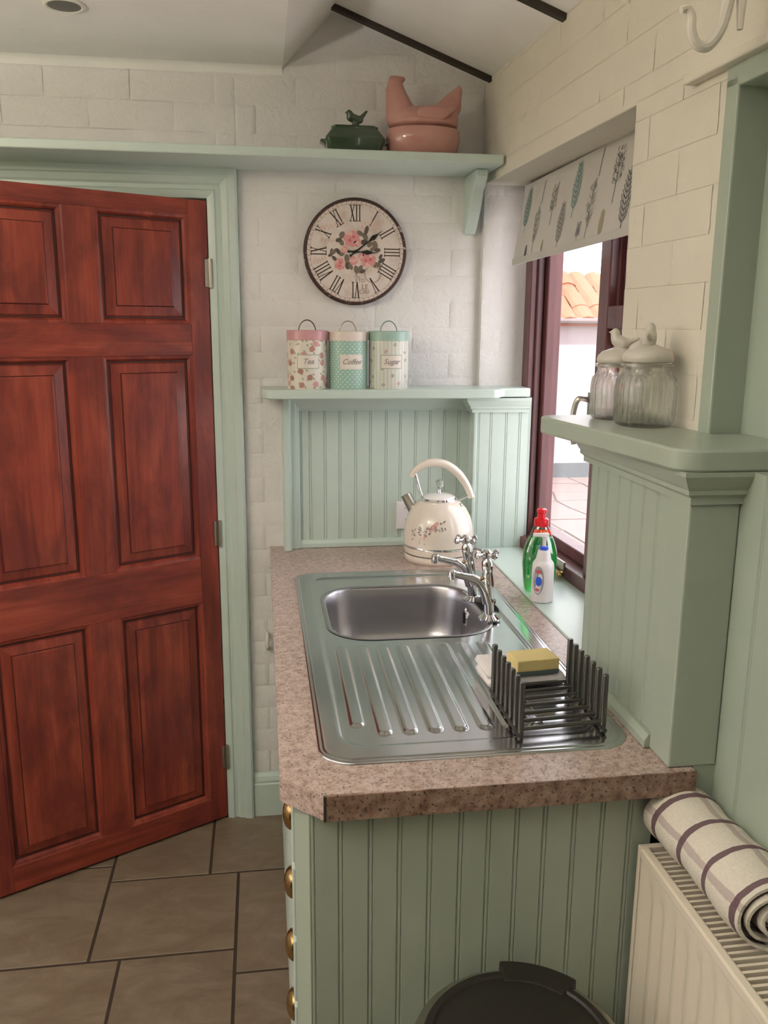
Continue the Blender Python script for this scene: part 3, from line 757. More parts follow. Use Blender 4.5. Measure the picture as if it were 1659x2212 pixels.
m = MB(); m.box(BX1_ - .018, BX1_ - .010, 2.000, 2.010, ZC - .066, ZC - .038); m.build('overflow_slot', 'black', sk)

# ------------------------------------------------------------------ taps
def tap(x, y, lean, label):
    t = thing('pillar_tap', (x, y, ZC + .004), label, 'tap', 'chrome pillar taps'); L = lean
    at = lambda z: x - L * z / .17
    m = MB(); m.lathe([(.012, 0), (.026, 0), (.026, .003), (.019, .008), (.014, .012)], (x, y, ZC + .004), 28); m.build('base_flange', 'chrome', t)
    m = MB(); pr_ = [(.012, .004), (.0115, .03), (.0125, .06), (.0145, .075), (.0135, .10), (.0115, .112), (.013, .118), (.0135, .135), (.010, .142), (.006, .150), (.0, .151)]
    rings = [[(at(z) + r * math.cos(2 * PI * i / 20), y + r * math.sin(2 * PI * i / 20), ZC + .004 + z) for i in range(20)] for r, z in pr_]
    m.loft(rings, True, False); m.build('tap_body', 'chrome', t)
    m = MB(); z0 = ZC + .004
    m.tube(smoothpath([(at(.05), y, z0 + .040), (at(.07) - .010, y, z0 + .072), (at(.08) - .028, y - .001, z0 + .094), (at(.09) - .055, y - .002, z0 + .104), (at(.09) - .078, y - .003, z0 + .110), (at(.09) - .088, y - .003, z0 + .111)], 5), [.0145 - .0062 * min(1, i / 16) for i in range(26)], 14)
    m.lathe([(.0085, -.010), (.0095, -.002), (.0095, .008), (.007, .011), (0, .012)], (at(.09) - .086, y - .003, z0 + .110), 16); m.build('spout', 'chrome', t)
    zc_ = z0 + .157; cx = at(.157)
    hd = MB(); hd.lathe([(.008, -.012), (.012, -.006), (.011, .004), (.006, .009), (0, .010)], (cx, y, zc_), 20); hb = hd.build('cross_handle', 'chrome', t)
    for k in range(4):
        a = R(25 + 90 * k); d = (math.cos(a), math.sin(a))
        mm = MB(); mm.tube([(cx + d[0] * s_, y + d[1] * s_, zc_ - .002) for s_ in (.006, .014, .020, .026, .030, .032)], [.0045, .004, .0045, .0075, .0075, .004], 12)
        mm.v = [(a_ - t.location.x, b_ - t.location.y, c_ - t.location.z) for a_, b_, c_ in mm.v]; mm.build('handle_arm', 'chrome', hb, local=True)
    m = MB(); m.sphere((at(.10) - .013, y - .006, z0 + .100), .004); m.build('indicator_stud', 'brass', t)
tap(.508, 1.976, .026, 'chrome cross-head pillar tap farther from the viewer, next to the kettle')
tap(.511, 1.836, .012, 'chrome cross-head pillar tap nearer the viewer, in front of the green bottle')
pl = thing('sink_plug', (.527, 1.935, ZC + .004), 'black rubber sink plug lying beside the tap bases', 'plug')
m = MB(); m.lathe([(.0, 0), (.022, 0), (.026, .006), (.026, .012), (.020, .015), (0, .016)], (.527, 1.935, ZC + .0045), 24); m.build('plug_body', 'black', pl)
m = MB(); m.tube([(.527 + .006 * math.cos(a * PI / 6), 1.935, ZC + .0245 + .006 * math.sin(a * PI / 6)) for a in range(12)], .0014, 6, closed=True); m.build('plug_ring', 'chrome', pl)

# ------------------------------------------------------------------ kettle
KX, KY = .503, 2.392
kt = thing('kettle', (KX, KY, ZC), 'cream dome kettle with floral print standing in the worktop corner', 'kettle')
KP = [(.100, .044), (.1025, .052), (.1025, .075), (.0995, .10), (.092, .128), (.079, .152), (.062, .170), (.050, .176)]
m = MB(); m.lathe([(.09, 0), (.096, .0), (.100, .004), (.1015, .010), (.1005, .021)], (KX, KY, ZC), 56); m.build('kettle_base', 'cream', kt)
m = MB(); m.lathe([(.099, .021), (.0993, .0228), (.099, .0246)], (KX, KY, ZC), 56); m.build('base_line', 'dark_steel', kt)
m = MB(); m.lathe([(.1005, .0246), (.1015, .030), (.1020, .043)], (KX, KY, ZC), 56); m.build('kettle_foot', 'cream', kt)
m = MB(); m.lathe([(.1005, .0425), (.1032, .043), (.1035, .046), (.1032, .049), (.1005, .0495)], (KX, KY, ZC), 56); m.build('chrome_band', 'chrome', kt)
m = MB(); m.lathe([(.1022, .049)] + [(r, z) for r, z in KP[2:]], (KX, KY, ZC), 56); m.build('kettle_body', 'cream', kt, smooth=60)
m = MB(); m.lathe([(.050, .174), (.0535, .175), (.0545, .178), (.052, .182), (.047, .183)], (KX, KY, ZC), 40); m.build('lid_ring', 'chrome', kt)
m = MB(); m.lathe([(.0475, .181), (.046, .186), (.035, .191), (.018, .194), (0, .195)], (KX, KY, ZC), 40); ld = m.build('kettle_lid', 'cream_white', kt)
def sub(mm, nm, mat, parent, root, **k):
    l = root.location; mm.v = [(a - l.x, b - l.y, c - l.z) for a, b, c in mm.v]; return mm.build(nm, mat, parent, local=True, **k)
mm = MB(); mm.lathe([(.009, .193), (.006, .197), (.0045, .205), (.008, .209), (.0, .211)], (KX, KY, ZC), 16); sub(mm, 'knob_stem', 'chrome', ld, kt)
mm = MB(); mm.sphere((KX, KY, ZC + .2225), .0135, 20); sub(mm, 'lid_knob', 'ball_glass', ld, kt, smooth=80)
hp = smoothpath([(KX - .084, KY + .002, ZC + .244), (KX - .070, KY + .002, ZC + .263), (KX - .042, KY, ZC + .280), (KX - .010, KY, ZC + .284), (KX + .025, KY, ZC + .274), (KX + .058, KY, ZC + .248), (KX + .082, KY, ZC + .214), (KX + .096, KY, ZC + .180)])
nh = len(hp); m = MB(); m.tube(hp, [.0095 + .0045 * math.sin(PI * min(1, i / nh * 1.05)) + .002 * (i / nh) for i in range(nh)], 16, flat=.85); m.build('handle', 'cream', kt, smooth=60)
m = MB(); m.tube([(KX - .072, KY, ZC + .254), (KX - .058, KY, ZC + .205), (KX - .050, KY, ZC + .182)], .0042, 10); m.build('handle_strut', 'chrome', kt)
m = MB(); m.tube([(KX + .090, KY, ZC + .188), (KX + .070, KY, ZC + .178), (KX + .050, KY, ZC + .168)], .0042, 10); m.build('handle_strut', 'chrome', kt)
m = MB(); m.sphere((KX + .056, KY - .035, ZC + .164), .0065); m.build('strut_rivet', 'chrome', kt)
m = MB()
sp = [(KX - .066, KY + .030, ZC + .140), (KX - .080, KY + .036, ZC + .160), (KX - .092, KY + .042, ZC + .184)]
m.tube(sp, [.020, .016, .015], 14, caps=False); m.build('spout', 'old_metal', kt)
def kr(z):
    for (r0, z0), (r1, z1) in zip(KP[:-1], KP[1:]):
        if z0 <= z <= z1: return r0 + (r1 - r0) * (z - z0) / (z1 - z0)
    return .10
m = MB(); rg = random.Random(3)
def petal(m, ang, z, s, e, rot, mi):
    n = 8; vs = []
    for k in range(n):
        a = 2 * PI * k / n; u = s * math.cos(a); v = s * e * math.sin(a)
        du = u * math.cos(rot) - v * math.sin(rot); dv = u * math.sin(rot) + v * math.cos(rot)
        zz = z + dv; rr = kr(zz) + .0006; an = ang + du / rr
        vs.append((KX + rr * math.sin(an), KY - rr * math.cos(an), ZC + zz))
    m.add(vs, [tuple(range(n))], mi)
vine = [(-.98, .084), (-.84, .094), (-.70, .100), (-.54, .098), (-.38, .106), (-.20, .110), (-.05, .118)]
for (a, z) in vine:
    for k in range(5): petal(m, a + rg.uniform(-.11, .11), z + rg.uniform(-.012, .012), rg.uniform(.0030, .0055), .5, rg.uniform(0, 3), rg.choice([2, 2, 3]))
for k in range(14): petal(m, rg.uniform(-.80, -.55), rg.uniform(.062, .098), rg.uniform(.002, .0035), .4, rg.uniform(0, 3), rg.choice([3, 1]))
for (a, z, s) in ((-.36, .114, .008), (-.30, .119, .007), (-.42, .107, .007), (-.60, .082, .004), (-.25, .125, .005)):
    petal(m, a, z, s, .8, .4, 0); petal(m, a + .01, z + .001, s * .6, .8, .4, 1)
m.build('flower_print', ['rose_b', 'rose_c', 'kettle_leaf', 'kettle_leaf_pale'], kt, smooth=0)

# ------------------------------------------------------------------ wall socket
so = thing('wall_socket', (.445, PY, 1.005), 'white square power socket on the panelling beside the kettle', 'socket')
m = MB(); m.box(.402, .488, PY - .010, PY + .002, .962, 1.048); pl_ = m.build('socket_plate', 'socket_white', so, smooth=0, bevel=.003)
for (a, b, c, d) in ((.442, .448, 1.012, 1.021), (.430, .436, .990, .994), (.452, .459, .990, .994), (.425, .432, 1.028, 1.029)):
    m = MB(); m.box(a, b, PY - .0106, PY - .0095, c, d); m.build('pin_hole', 'black', so, smooth=0)
m = MB(); m.box(.466, .478, PY - .0135, PY - .009, 1.010, 1.032); m.build('rocker_switch', 'white_plastic', so, smooth=0, bevel=.001)

# ------------------------------------------------------------------ bottles on the sill
BXc, BYc = .694, 2.035; SZ = .9145
db = thing('dish_soap_bottle', (BXc, BYc, SZ), 'clear bottle of green washing-up liquid with red cap on the window sill', 'bottle')
def ell(cx, cy, z, a, b, n=28, p=2.3):
    out = []
    for i in range(n):
        t = 2 * PI * i / n; c, s = math.cos(t), math.sin(t)
        out.append((cx + a * math.copysign(abs(c) ** (2 / p), c), cy + b * math.copysign(abs(s) ** (2 / p), s), z))
    return out
prof_b = [(0, .034, .020), (.004, .038, .024), (.03, .042, .027), (.075, .0455, .029), (.105, .044, .028), (.130, .0365, .025), (.148, .028, .021), (.165, .021, .018), (.172, .017, .016)]
def bt(z):
    for (z0, a0, b0), (z1, a1, b1) in zip(prof_b[:-1], prof_b[1:]):
        if z0 <= z <= z1: t = (z - z0) / (z1 - z0); return a0 + (a1 - a0) * t, b0 + (b1 - b0) * t
    return prof_b[-1][1:]
m = MB(); m.loft([ell(BXc, BYc, SZ + z, a, b) for z, a, b in prof_b], True, True); m.build('bottle_shell', 'clear_plastic', db, smooth=60)
m = MB(); zs = [.003, .006, .03, .075, .105, .130, .140]
m.loft([ell(BXc, BYc, SZ + z, bt(z)[0] - .0015, bt(z)[1] - .0015) for z in zs], True, True); m.build('green_liquid', 'green_liquid', db, smooth=60)
m = MB(); m.lathe([(.0175, .170), (.0185, .172), (.0185, .187), (.016, .190), (.0105, .192), (.010, .203), (.0125, .205), (.0125, .213), (.009, .215), (0, .215)], (BXc, BYc, SZ), 24); cp_ = m.build('cap', 'red', db)
def band(z0, z1, a0, a1, off=.0006, n=14):
    vs = []; fs = []
    for z in (z0, z1):
        aa, bb = bt(z)
        for i in range(n + 1):
            t = a0 + (a1 - a0) * i / n; c, s = math.sin(t), -math.cos(t)
            vs.append((BXc + (aa + off) * math.copysign(abs(c) ** (2 / 2.3), c), BYc + (bb + off) * math.copysign(abs(s) ** (2 / 2.3), s), SZ + z))
    for i in range(n): fs.append((i, i + 1, n + 2 + i, n + 1 + i))
    return vs, fs
m = MB(); m.add(*band(.149, .164, -1.1, 1.1)); nl = m.build('neck_label', 'label_red', db)
m = MB()
for k, x in enumerate((-.006, .001, .006)):
    m.box(BXc + x - .0014, BXc + x + .0014, BYc - bt(.157)[1] - .0016, BYc - bt(.157)[1] - .0008, SZ + .152, SZ + .162 - .002 * k)
sub(m, 'neck_lettering', 'yellow', nl, db)
m = MB(); N = 24; vs = [(BXc - .006 + .026 * math.cos(2 * PI * k / N), BYc - bt(.06)[1] - .0012 + .010 * (math.cos(2 * PI * k / N) - .3) ** 2, SZ + .062 + .030 * math.sin(2 * PI * k / N)) for k in range(N)]
m.add(vs, [tuple(range(N))]); lb = m.build('front_label', 'label_white', db)
v, f = text_mb('Fairy', .020, .25); m = MB(); m.add([(BXc - .006 + x, BYc - bt(.06)[1] - .0022 - z, SZ + .066 + y) for x, y, z in v], f); sub(m, 'label_lettering', 'label_red', lb, db, smooth=0)

PXc, PYc = .675, 1.950
pb_ = thing('pump_bottle', (PXc, PYc, SZ), 'small white pump soap bottle in front of the green bottle on the sill', 'bottle')
m = MB(); m.lathe([(.024, 0), (.027, .002), (.0275, .02), (.0268, .088), (.0255, .097), (.021, .1035), (.019, .105)], (PXc, PYc, SZ), 32); m.build('bottle_body', 'white_plastic', pb_)
m = MB(); m.lathe([(.0195, .104), (.0185, .108), (.0150, .126), (.0135, .130), (0, .131)], (PXc, PYc, SZ), 32); m.build('collar', 'white_plastic', pb_)
m = MB(); m.lathe([(.010, .1305), (.0105, .132), (.0105, .1375), (.009, .139), (0, .139)], (PXc, PYc, SZ), 24); m.build('blue_ring', 'blue', pb_)
m = MB(); m.lathe([(.0045, .138), (.0045, .156), (.007, .162), (.009, .166)], (PXc, PYc, SZ), 16); m.box(PXc - .028, PXc + .010, PYc - .006, PYc + .006, SZ + .164, SZ + .172); m.build('pump_head', 'white_plastic', pb_, bevel=.0015)
def cyl_patch(cx, cy, r, az, hw, zc, hh, n=20, ell_=True):
    vs = []
    for k in range(n):
        a = 2 * PI * k / n; u, w = math.cos(a), math.sin(a)
        if not ell_:
            q = max(abs(u), abs(w)); u, w = u / q, w / q
        an = az + hw * u / r; vs.append((cx + r * math.sin(an), cy - r * math.cos(an), zc + hh * w))
    return vs, [tuple(range(n))]
m = MB(); m.add(*cyl_patch(PXc, PYc, .0280, -.75, .015, SZ + .058, .036)); pl_ = m.build('label_patch', 'tree_mauve', pb_, smooth=0)
m = MB(); m.add(*cyl_patch(PXc, PYc, .0284, -.68, .008, SZ + .056, .012), 0); m.add(*cyl_patch(PXc, PYc, .0284, -.72, .009, SZ + .080, .005), 1); m.add(*cyl_patch(PXc, PYc, .0284, -.78, .006, SZ + .034, .004), 1)
sub(m, 'label_print', ['blue', 'rose_a'], pl_, pb_, smooth=0)

# ------------------------------------------------------------------ canisters
def canister(x, y, R_, H, mats, word, az, group, label, hcol, edge):
    t = thing('storage_canister', (x, y, 1.4025), label, 'canister', group)
    m = MB(); m.lathe([(R_ - .004, 0), (R_ - .0005, .0), (R_, .002), (R_, H - .026)], (0, 0, 0), 48); m.build('canister_body', mats[0], t, local=True)
    m = MB()
    m.lathe([(R_ + .0006, H - .027), (R_ + .0018, H - .0265), (R_ + .0018, H - .002), (R_, H), (R_ - .004, H), (R_ - .006, H - .003), (0, H - .003)], (0, 0, 0), 48)
    l = m.build('canister_lid', mats[1], t, local=True)
    m = MB(); m.tube([(.024 * math.cos(R(a)), 0, H - .004 + .032 * math.sin(R(a))) for a in range(0, 181, 12)], .0016, 8); m.build('wire_handle', hcol, l, local=True)
    hw, hh = (.030, .0175) if word != 'Coffee' else (.032, .018)
    zc = H * .475
    m = MB()
    def patch(r, hw, hh, mi):
        vs = []; N = 10
        for s_ in (-1, 1):
            for k in range(N + 1):
                an = az + (-hw + 2 * hw * k / N) / r; vs.append((r * math.sin(an), -r * math.cos(an), zc + s_ * hh))
        m.add(vs, [(k, k + 1, N + 2 + k, N + 1 + k) for k in range(N)], mi)
    patch(R_ + .0004, hw + .0022, hh + .0022, 1); patch(R_ + .0007, hw, hh, 0)
    lb = m.build('label_panel', ['can_label', edge], t, local=True)
    v, f = text_mb(word, .021, .35)
    m = MB(); rr = R_ + .0011
    m.add([((rr + z) * math.sin(az + x_ / rr), -(rr + z) * math.cos(az + x_ / rr), zc + y_) for x_, y_, z in v], f); m.build('label_lettering', 'label_ink', lb, local=True, smooth=0)
G = 'canisters on the mint shelf'
canister(.129, 2.468, .0565, .163, ('can_floral', 'can_pink'), 'Tea', -.02, G, 'rose-patterned canister with pink lid lettered Tea', 'wire_brown', 'label_edge')
canister(.245, 2.470, .0550, .161, ('can_dots', 'can_cream'), 'Coffee', .10, G, 'mint polka dot canister with cream lid lettered Coffee', 'wire_cream', 'can_label')
canister(.362, 2.470, .0565, .162, ('can_stripe', 'can_mint'), 'Sugar', .02, G, 'striped floral canister with mint lid lettered Sugar', 'wire_mint', 'label_edge')

# ------------------------------------------------------------------ clock
CKX, CKZ, CR = .2755, 1.787, .1495
ck = thing('wall_clock', (CKX, D - .006, CKZ), 'round cream wall clock with roman numerals and pink roses', 'clock')
YF_ = D - .028
def ylathe(prof, n=72):
    mm = MB(); mm.lathe(prof, n=n); mm.v = [(CKX + x, D - .004 - z, CKZ + y) for x, y, z in mm.v]; return mm
ylathe([(.10, .001), (CR - .001, .001), (CR, .004), (CR, .019), (CR - .003, .0225), (CR - .008, .0236), (CR - .010, .0234)]).build('clock_rim', 'clock_rim', ck)
ylathe([(CR - .009, .020), (CR - .0095, .0235), (0, .0236)]).build('clock_face', 'clock_face', ck)
def cpt(th, r, x=0.0, lift=0.0): return (CKX + r * math.sin(th) + x * math.cos(th), D - .004 - .0238 - lift, CKZ + r * math.cos(th) - x * math.sin(th))
m = MB()
for k in range(60):
    a0 = 2 * PI * (k + .12) / 60; a1 = 2 * PI * (k + .88) / 60
    for r0, r1 in ((.934, .926), (.884, .877)): m.add([cpt(a0, r0 * CR), cpt(a1, r0 * CR), cpt(a1, r1 * CR), cpt(a0, r1 * CR)], [(0, 1, 2, 3)])
    m.add([cpt(a0, .929 * CR), cpt(a0 + .012, .929 * CR), cpt(a0 + .012, .881 * CR), cpt(a0, .881 * CR)], [(0, 1, 2, 3)])
m.build('minute_track', 'clock_ring', ck, smooth=0)
GL = {'I': .30, 'V': .50, 'X': .52}
for h_, word in enumerate(['XII', 'I', 'II', 'III', 'IIII', 'V', 'VI', 'VII', 'VIII', 'IX', 'X', 'XI']):
    th = 2 * PI * h_ / 12; H_ = .0455; r0 = .56 * CR; sx = .030
    tot = sum(GL[c] for c in word); x = -tot / 2; m = MB()
    def stroke(xa, xb, w):
        m.add([cpt(th, r0, (xa - w / 2) * sx), cpt(th, r0, (xa + w / 2) * sx), cpt(th, r0 + H_, (xb + w / 2) * sx), cpt(th, r0 + H_, (xb - w / 2) * sx)], [(0, 1, 2, 3)])
    def serif(xc, top):
        rr = r0 + H_ if top else r0; d = -.0022 if top else .0022
        m.add([cpt(th, rr, (xc - .12) * sx, .0001), cpt(th, rr, (xc + .12) * sx, .0001), cpt(th, rr + d, (xc + .12) * sx, .0001), cpt(th, rr + d, (xc - .12) * sx, .0001)], [(0, 1, 2, 3)])
    for c in word:
        w = GL[c]; xc = x + w / 2
        if c == 'I': stroke(xc, xc, .105); serif(xc, True); serif(xc, False)
        elif c == 'V': stroke(xc, xc - .17, .12); stroke(xc, xc + .17, .065); serif(xc - .17, True); serif(xc + .17, True)
        else: stroke(xc + .18, xc - .18, .12); stroke(xc - .18, xc + .18, .065); [serif(xc + q * .18, tp) for q in (-1, 1) for tp in (True, False)]
        x += w
    m.build('numeral', 'clock_ink', ck, smooth=0)
def blot(m, px, pz, a, b, rot, lift, mi, n=10, wob=0):
    vs = []
    for k in range(n):
        t = 2 * PI * k / n; q = 1 + wob * math.sin(5 * t + px * 900); u = a * q * math.cos(t); w = b * q * math.sin(t)
        vs.append((CKX + px + u * math.cos(rot) - w * math.sin(rot), D - .004 - .0238 - lift, CKZ + pz + u * math.sin(rot) + w * math.cos(rot)))
    m.add(vs, [tuple(range(n))], mi)
U = CR / 540.0; rg = random.Random(11)
def cc(px, py): return (px - 780) * U, (690 - py) * U
m = MB()
for (px, py, a, b, rot) in ((640, 525, 32, 22, 1.2), (605, 575, 30, 16, .3), (635, 600, 28, 18, 2), (830, 505, 34, 18, 2.6), (880, 535, 36, 20, 2.2), (895, 475, 44, 16, 1.3), (870, 590, 36, 20, .2), (930, 615, 30, 18, .8), (985, 620, 40, 22, 1.8), (1010, 670, 30, 16, .1), (960, 660, 26, 16, .5),
                            (530, 690, 28, 12, 1.4), (560, 690, 30, 14, 1.0), (600, 690, 34, 16, 2.2), (520, 725, 26, 12, .5), (560, 760, 30, 14, 2.4), (640, 715, 26, 14, .4), (690, 760, 40, 20, 1.7), (700, 820, 44, 22, 1.5), (730, 840, 30, 16, 2), (790, 870, 38, 20, 1.8), (830, 860, 36, 18, 1.1), (855, 885, 28, 14, .4), (1055, 775, 36, 16, .5), (1020, 820, 36, 18, 2.6), (985, 815, 30, 16, 1.6), (1045, 735, 26, 12, 1.0)):
    x, z = cc(px, py); a, b = a * 1.15, b * 1.35; blot(m, x, z, a * U, b * U, rot, .0001 + rg.uniform(0, .0001), rg.choice([2, 2, 3]))
for (px, py, s_) in ((740, 560, 88), (915, 770, 84), (615, 815, 62), (760, 780, 48), (665, 670, 40), (800, 600, 44), (845, 740, 40)):
    x, z = cc(px, py)
    for k in range(7):
        a = 2 * PI * k / 7 + px; blot(m, x + .5 * s_ * U * math.cos(a), z + .5 * s_ * U * math.sin(a), .5 * s_ * U, .42 * s_ * U, a, .0003 + k * .00002, [1, 4, 1][k % 3], 9, .08)
    for k in range(4):
        a = 2 * PI * k / 4 + py; blot(m, x + .2 * s_ * U * math.cos(a), z + .2 * s_ * U * math.sin(a), .30 * s_ * U, .22 * s_ * U, a, .0005 + k * .00002, [0, 1][k % 2] if s_ > 60 else 4, 8, .08)
m.build('rose_print', ['rose_a', 'rose_b', 'leaf_a', 'leaf_b', 'rose_c'], ck, smooth=0)
def scrib(x0, y0, x1, y1, amp, n, mi=0, w=2.2):
    prev = None; m = MB()
    for k in range(n * 4 + 1):
        t = k / (n * 4); px = x0 + (x1 - x0) * t; py = y0 + (y1 - y0) * t + amp * math.sin(k * PI / 2) * (1 + .6 * math.sin(k * 1.7))
        p = cc(px, py)
        if prev:
            dx, dz = p[0] - prev[0], p[1] - prev[1]; L_ = math.hypot(dx, dz) or 1; ox, oz = -dz / L_ * w * U, dx / L_ * w * U
            q = lambda a, s_: (CKX + a[0] + s_ * ox, D - .004 - .0238 - .0001, CKZ + a[1] + s_ * oz)
            m.add([q(prev, 1), q(prev, -1), q(p, -1), q(p, 1)], [(0, 1, 2, 3)], mi)
        prev = p
    m.build('script_print', 'script_pink', ck, smooth=0)
scrib(410, 450, 700, 430, 26, 7); scrib(840, 400, 1080, 420, 34, 6); scrib(340, 780, 470, 770, 26, 4); scrib(420, 560, 560, 590, 16, 4); scrib(850, 450, 1010, 470, 20, 4)
m = MB()
for rr in (88, 80):
    for k in range(28):
        a0, a1 = 2 * PI * k / 28, 2 * PI * (k + 1) / 28; cx_, cz_ = cc(960, 915)
        m.add([(CKX + cx_ + (rr - q) * U * math.cos(a), D - .004 - .0238 - .0002, CKZ + cz_ + (rr - q) * U * math.sin(a)) for a, q in ((a0, 0), (a1, 0), (a1, 3.5), (a0, 3.5))], [(0, 1, 2, 3)])
for (t_, px, py, sz) in (('C', 805, 925, 66), ('ETO', 830, 980, 44), ('LE', 880, 1045, 60), ('ORI', 870, 1095, 52)):
    v, f = text_mb(t_, sz * U * 1.2); x_, z_ = cc(px, py)
    m.add([(CKX + x_ + a, D - .004 - .0238 - .0002 - c, CKZ + z_ + b) for a, b, c in v], f)
m.build('postmark_print', 'clock_ring', ck, smooth=0)
def hand(nm, ang, L_, tail, bead, y):
    m = MB(); q = lambda r, x: (CKX + r * math.sin(ang) + x * math.cos(ang), y, CKZ + r * math.cos(ang) - x * math.sin(ang))
    out = [(-tail, .0), (-tail * .9, .004), (-tail * .65, .002), (0, .0026), (bead - .018, .0016), (bead, .0068), (bead + .016, .0016), (L_, .0004)]
    pts = [q(r, x) for r, x in out] + [q(r, -x) for r, x in reversed(out[1:])]
    pts2 = [(a, b - .0008, c) for a, b, c in pts]; m.loft([pts, pts2], True, True); m.build(nm, 'black', ck, smooth=0)
hand('minute_hand', R(52.5), .098, .022, .066, D - .0300); hand('hour_hand', R(92), .064, .024, .034, D - .0314)
m = MB(); m.lathe([(.005, 0), (.005, .004), (.003, .006), (0, .006)], n=16); m.v = [(CKX + x, D - .0285 - z, CKZ + y) for x, y, z in m.v]; m.build('hand_pin', 'black', ck)

# ------------------------------------------------------------------ ornaments on the top shelf
def blobs(name, mat, parent, caps, voxel, smooth_it=8):
    m = MB()
    for (p0, r0, p1, r1) in caps:
        p0, p1 = Vector(p0), Vector(p1); r0 = r0 if isinstance(r0, tuple) else (r0,) * 3; r1 = r1 if isinstance(r1, tuple) else (r1,) * 3
        n = 1 if (p0 - p1).length < 1e-6 else max(3, int((p1 - p0).length / (min(*r0, *r1) * .5)) + 1)
        for k in range(n):
            t = k / max(1, n - 1); m.sphere(p0.lerp(p1, t), tuple(a + (b - a) * t for a, b in zip(r0, r1)), 14)
    return m.build(name, mat, parent, smooth=80, mods=[('REMESH', dict(mode='VOXEL', voxel_size=voxel, use_smooth_shade=True)), ('SMOOTH', dict(factor=.5, iterations=smooth_it))])
HX, HY, HZ = .452, 2.470, 2.028
hn = thing('hen_dish', (HX, HY, HZ), 'pink ceramic hen on nest dish on the top shelf', 'dish')
m = MB(); rings = [ell(HX, HY, HZ + z, a, b, 40, 2.2) for z, a, b in ((0, .080, .062), (.003, .086, .066), (.02, .097, .076), (.045, .103, .082), (.068, .102, .081), (.072, .099, .078), (.070, .092, .072))]
m.loft(rings, True, True); m.build('nest_base', 'pink_glaze', hn, smooth=60)
blobs('hen_lid', 'pink_matt', hn, [
    ((HX, HY, HZ + .088), (.101, .079, .022), (HX, HY, HZ + .088), (.101, .079, .022)),
    ((HX - .028, HY, HZ + .098), (.072, .066, .036), (HX + .030, HY, HZ + .102), (.070, .060, .036)),
    ((HX - .058, HY, HZ + .105), (.046, .048, .036), (HX - .074, HY, HZ + .162), (.029, .026, .022)),
    ((HX - .074, HY, HZ + .162), (.029, .026, .022), (HX - .078, HY, HZ + .188), (.022, .019, .018)),
    ((HX - .096, HY, HZ + .178), (.006, .006, .006), (HX - .102, HY, HZ + .172), (.004, .004, .004)),
    ((HX - .094, HY, HZ + .160), (.007, .005, .010), (HX - .093, HY, HZ + .150), (.005, .004, .008)),
    ((HX - .086, HY, HZ + .203), (.010, .008, .008), (HX - .060, HY, HZ + .202), (.012, .008, .008)),
    ((HX + .052, HY, HZ + .110), (.042, .044, .032), (HX + .078, HY, HZ + .140), (.030, .020, .032)),
    ((HX + .078, HY, HZ + .140), (.028, .018, .032), (HX + .100, HY, HZ + .176), (.009, .010, .018))], .0035)
blobs('wing', 'pink_matt', hn, [((HX + .015, HY - .066, HZ + .105), (.046, .010, .020), (HX + .052, HY - .054, HZ + .118), (.028, .010, .012))], .003, 4)
GX, GY = .262, 2.465
gd = thing('butter_dish', (GX, GY, HZ), 'small dark green lidded dish with a bird handle on the top shelf', 'dish')
def rr_ring(z, a, b, r): return [(GX + x, GY + y, HZ + z) for x, y in rrect(-a, a, -b, b, r, 5)]
m = MB(); m.loft([rr_ring(0, .066, .040, .012), rr_ring(.004, .070, .043, .014), rr_ring(.034, .080, .050, .016), rr_ring(.040, .081, .051, .016), rr_ring(.040, .074, .046, .014)], True, True)
m.prism([(GX - .078, HZ + .026), (GX - .093, HZ + .036), (GX - .090, HZ + .041), (GX - .076, HZ + .040)], 'y', GY - .016, GY + .016); m.prism([(GX + .078, HZ + .026), (GX + .093, HZ + .036), (GX + .090, HZ + .041), (GX + .076, HZ + .040)], 'y', GY - .016, GY + .016)
m.build('dish_base', 'green_glaze', gd, smooth=40, bevel=.001)
m = MB(); m.loft([rr_ring(.040, .080, .050, .016), rr_ring(.044, .079, .049, .016), rr_ring(.066, .062, .036, .012), rr_ring(.070, .063, .037, .012), rr_ring(.074, .058, .033, .011)], True, True); gl_ = m.build('dish_lid', 'green_glaze', gd, smooth=40)
b_ = blobs('bird_knob', 'green_glaze', gd, [((GX + .004, GY, HZ + .075), (.012, .010, .006), (GX + .004, GY, HZ + .085), (.009, .008, .008)), ((GX - .008, GY, HZ + .100), (.013, .009, .012), (GX + .014, GY, HZ + .094), (.012, .009, .010)),
    ((GX - .011, GY, HZ + .108), .0095, (GX - .013, GY, HZ + .112), .0075), ((GX - .019, GY, HZ + .112), .003, (GX - .024, GY, HZ + .111), .0018), ((GX + .016, GY, HZ + .096), (.008, .006, .006), (GX + .034, GY, HZ + .116), (.004, .005, .003))], .0022, 4)

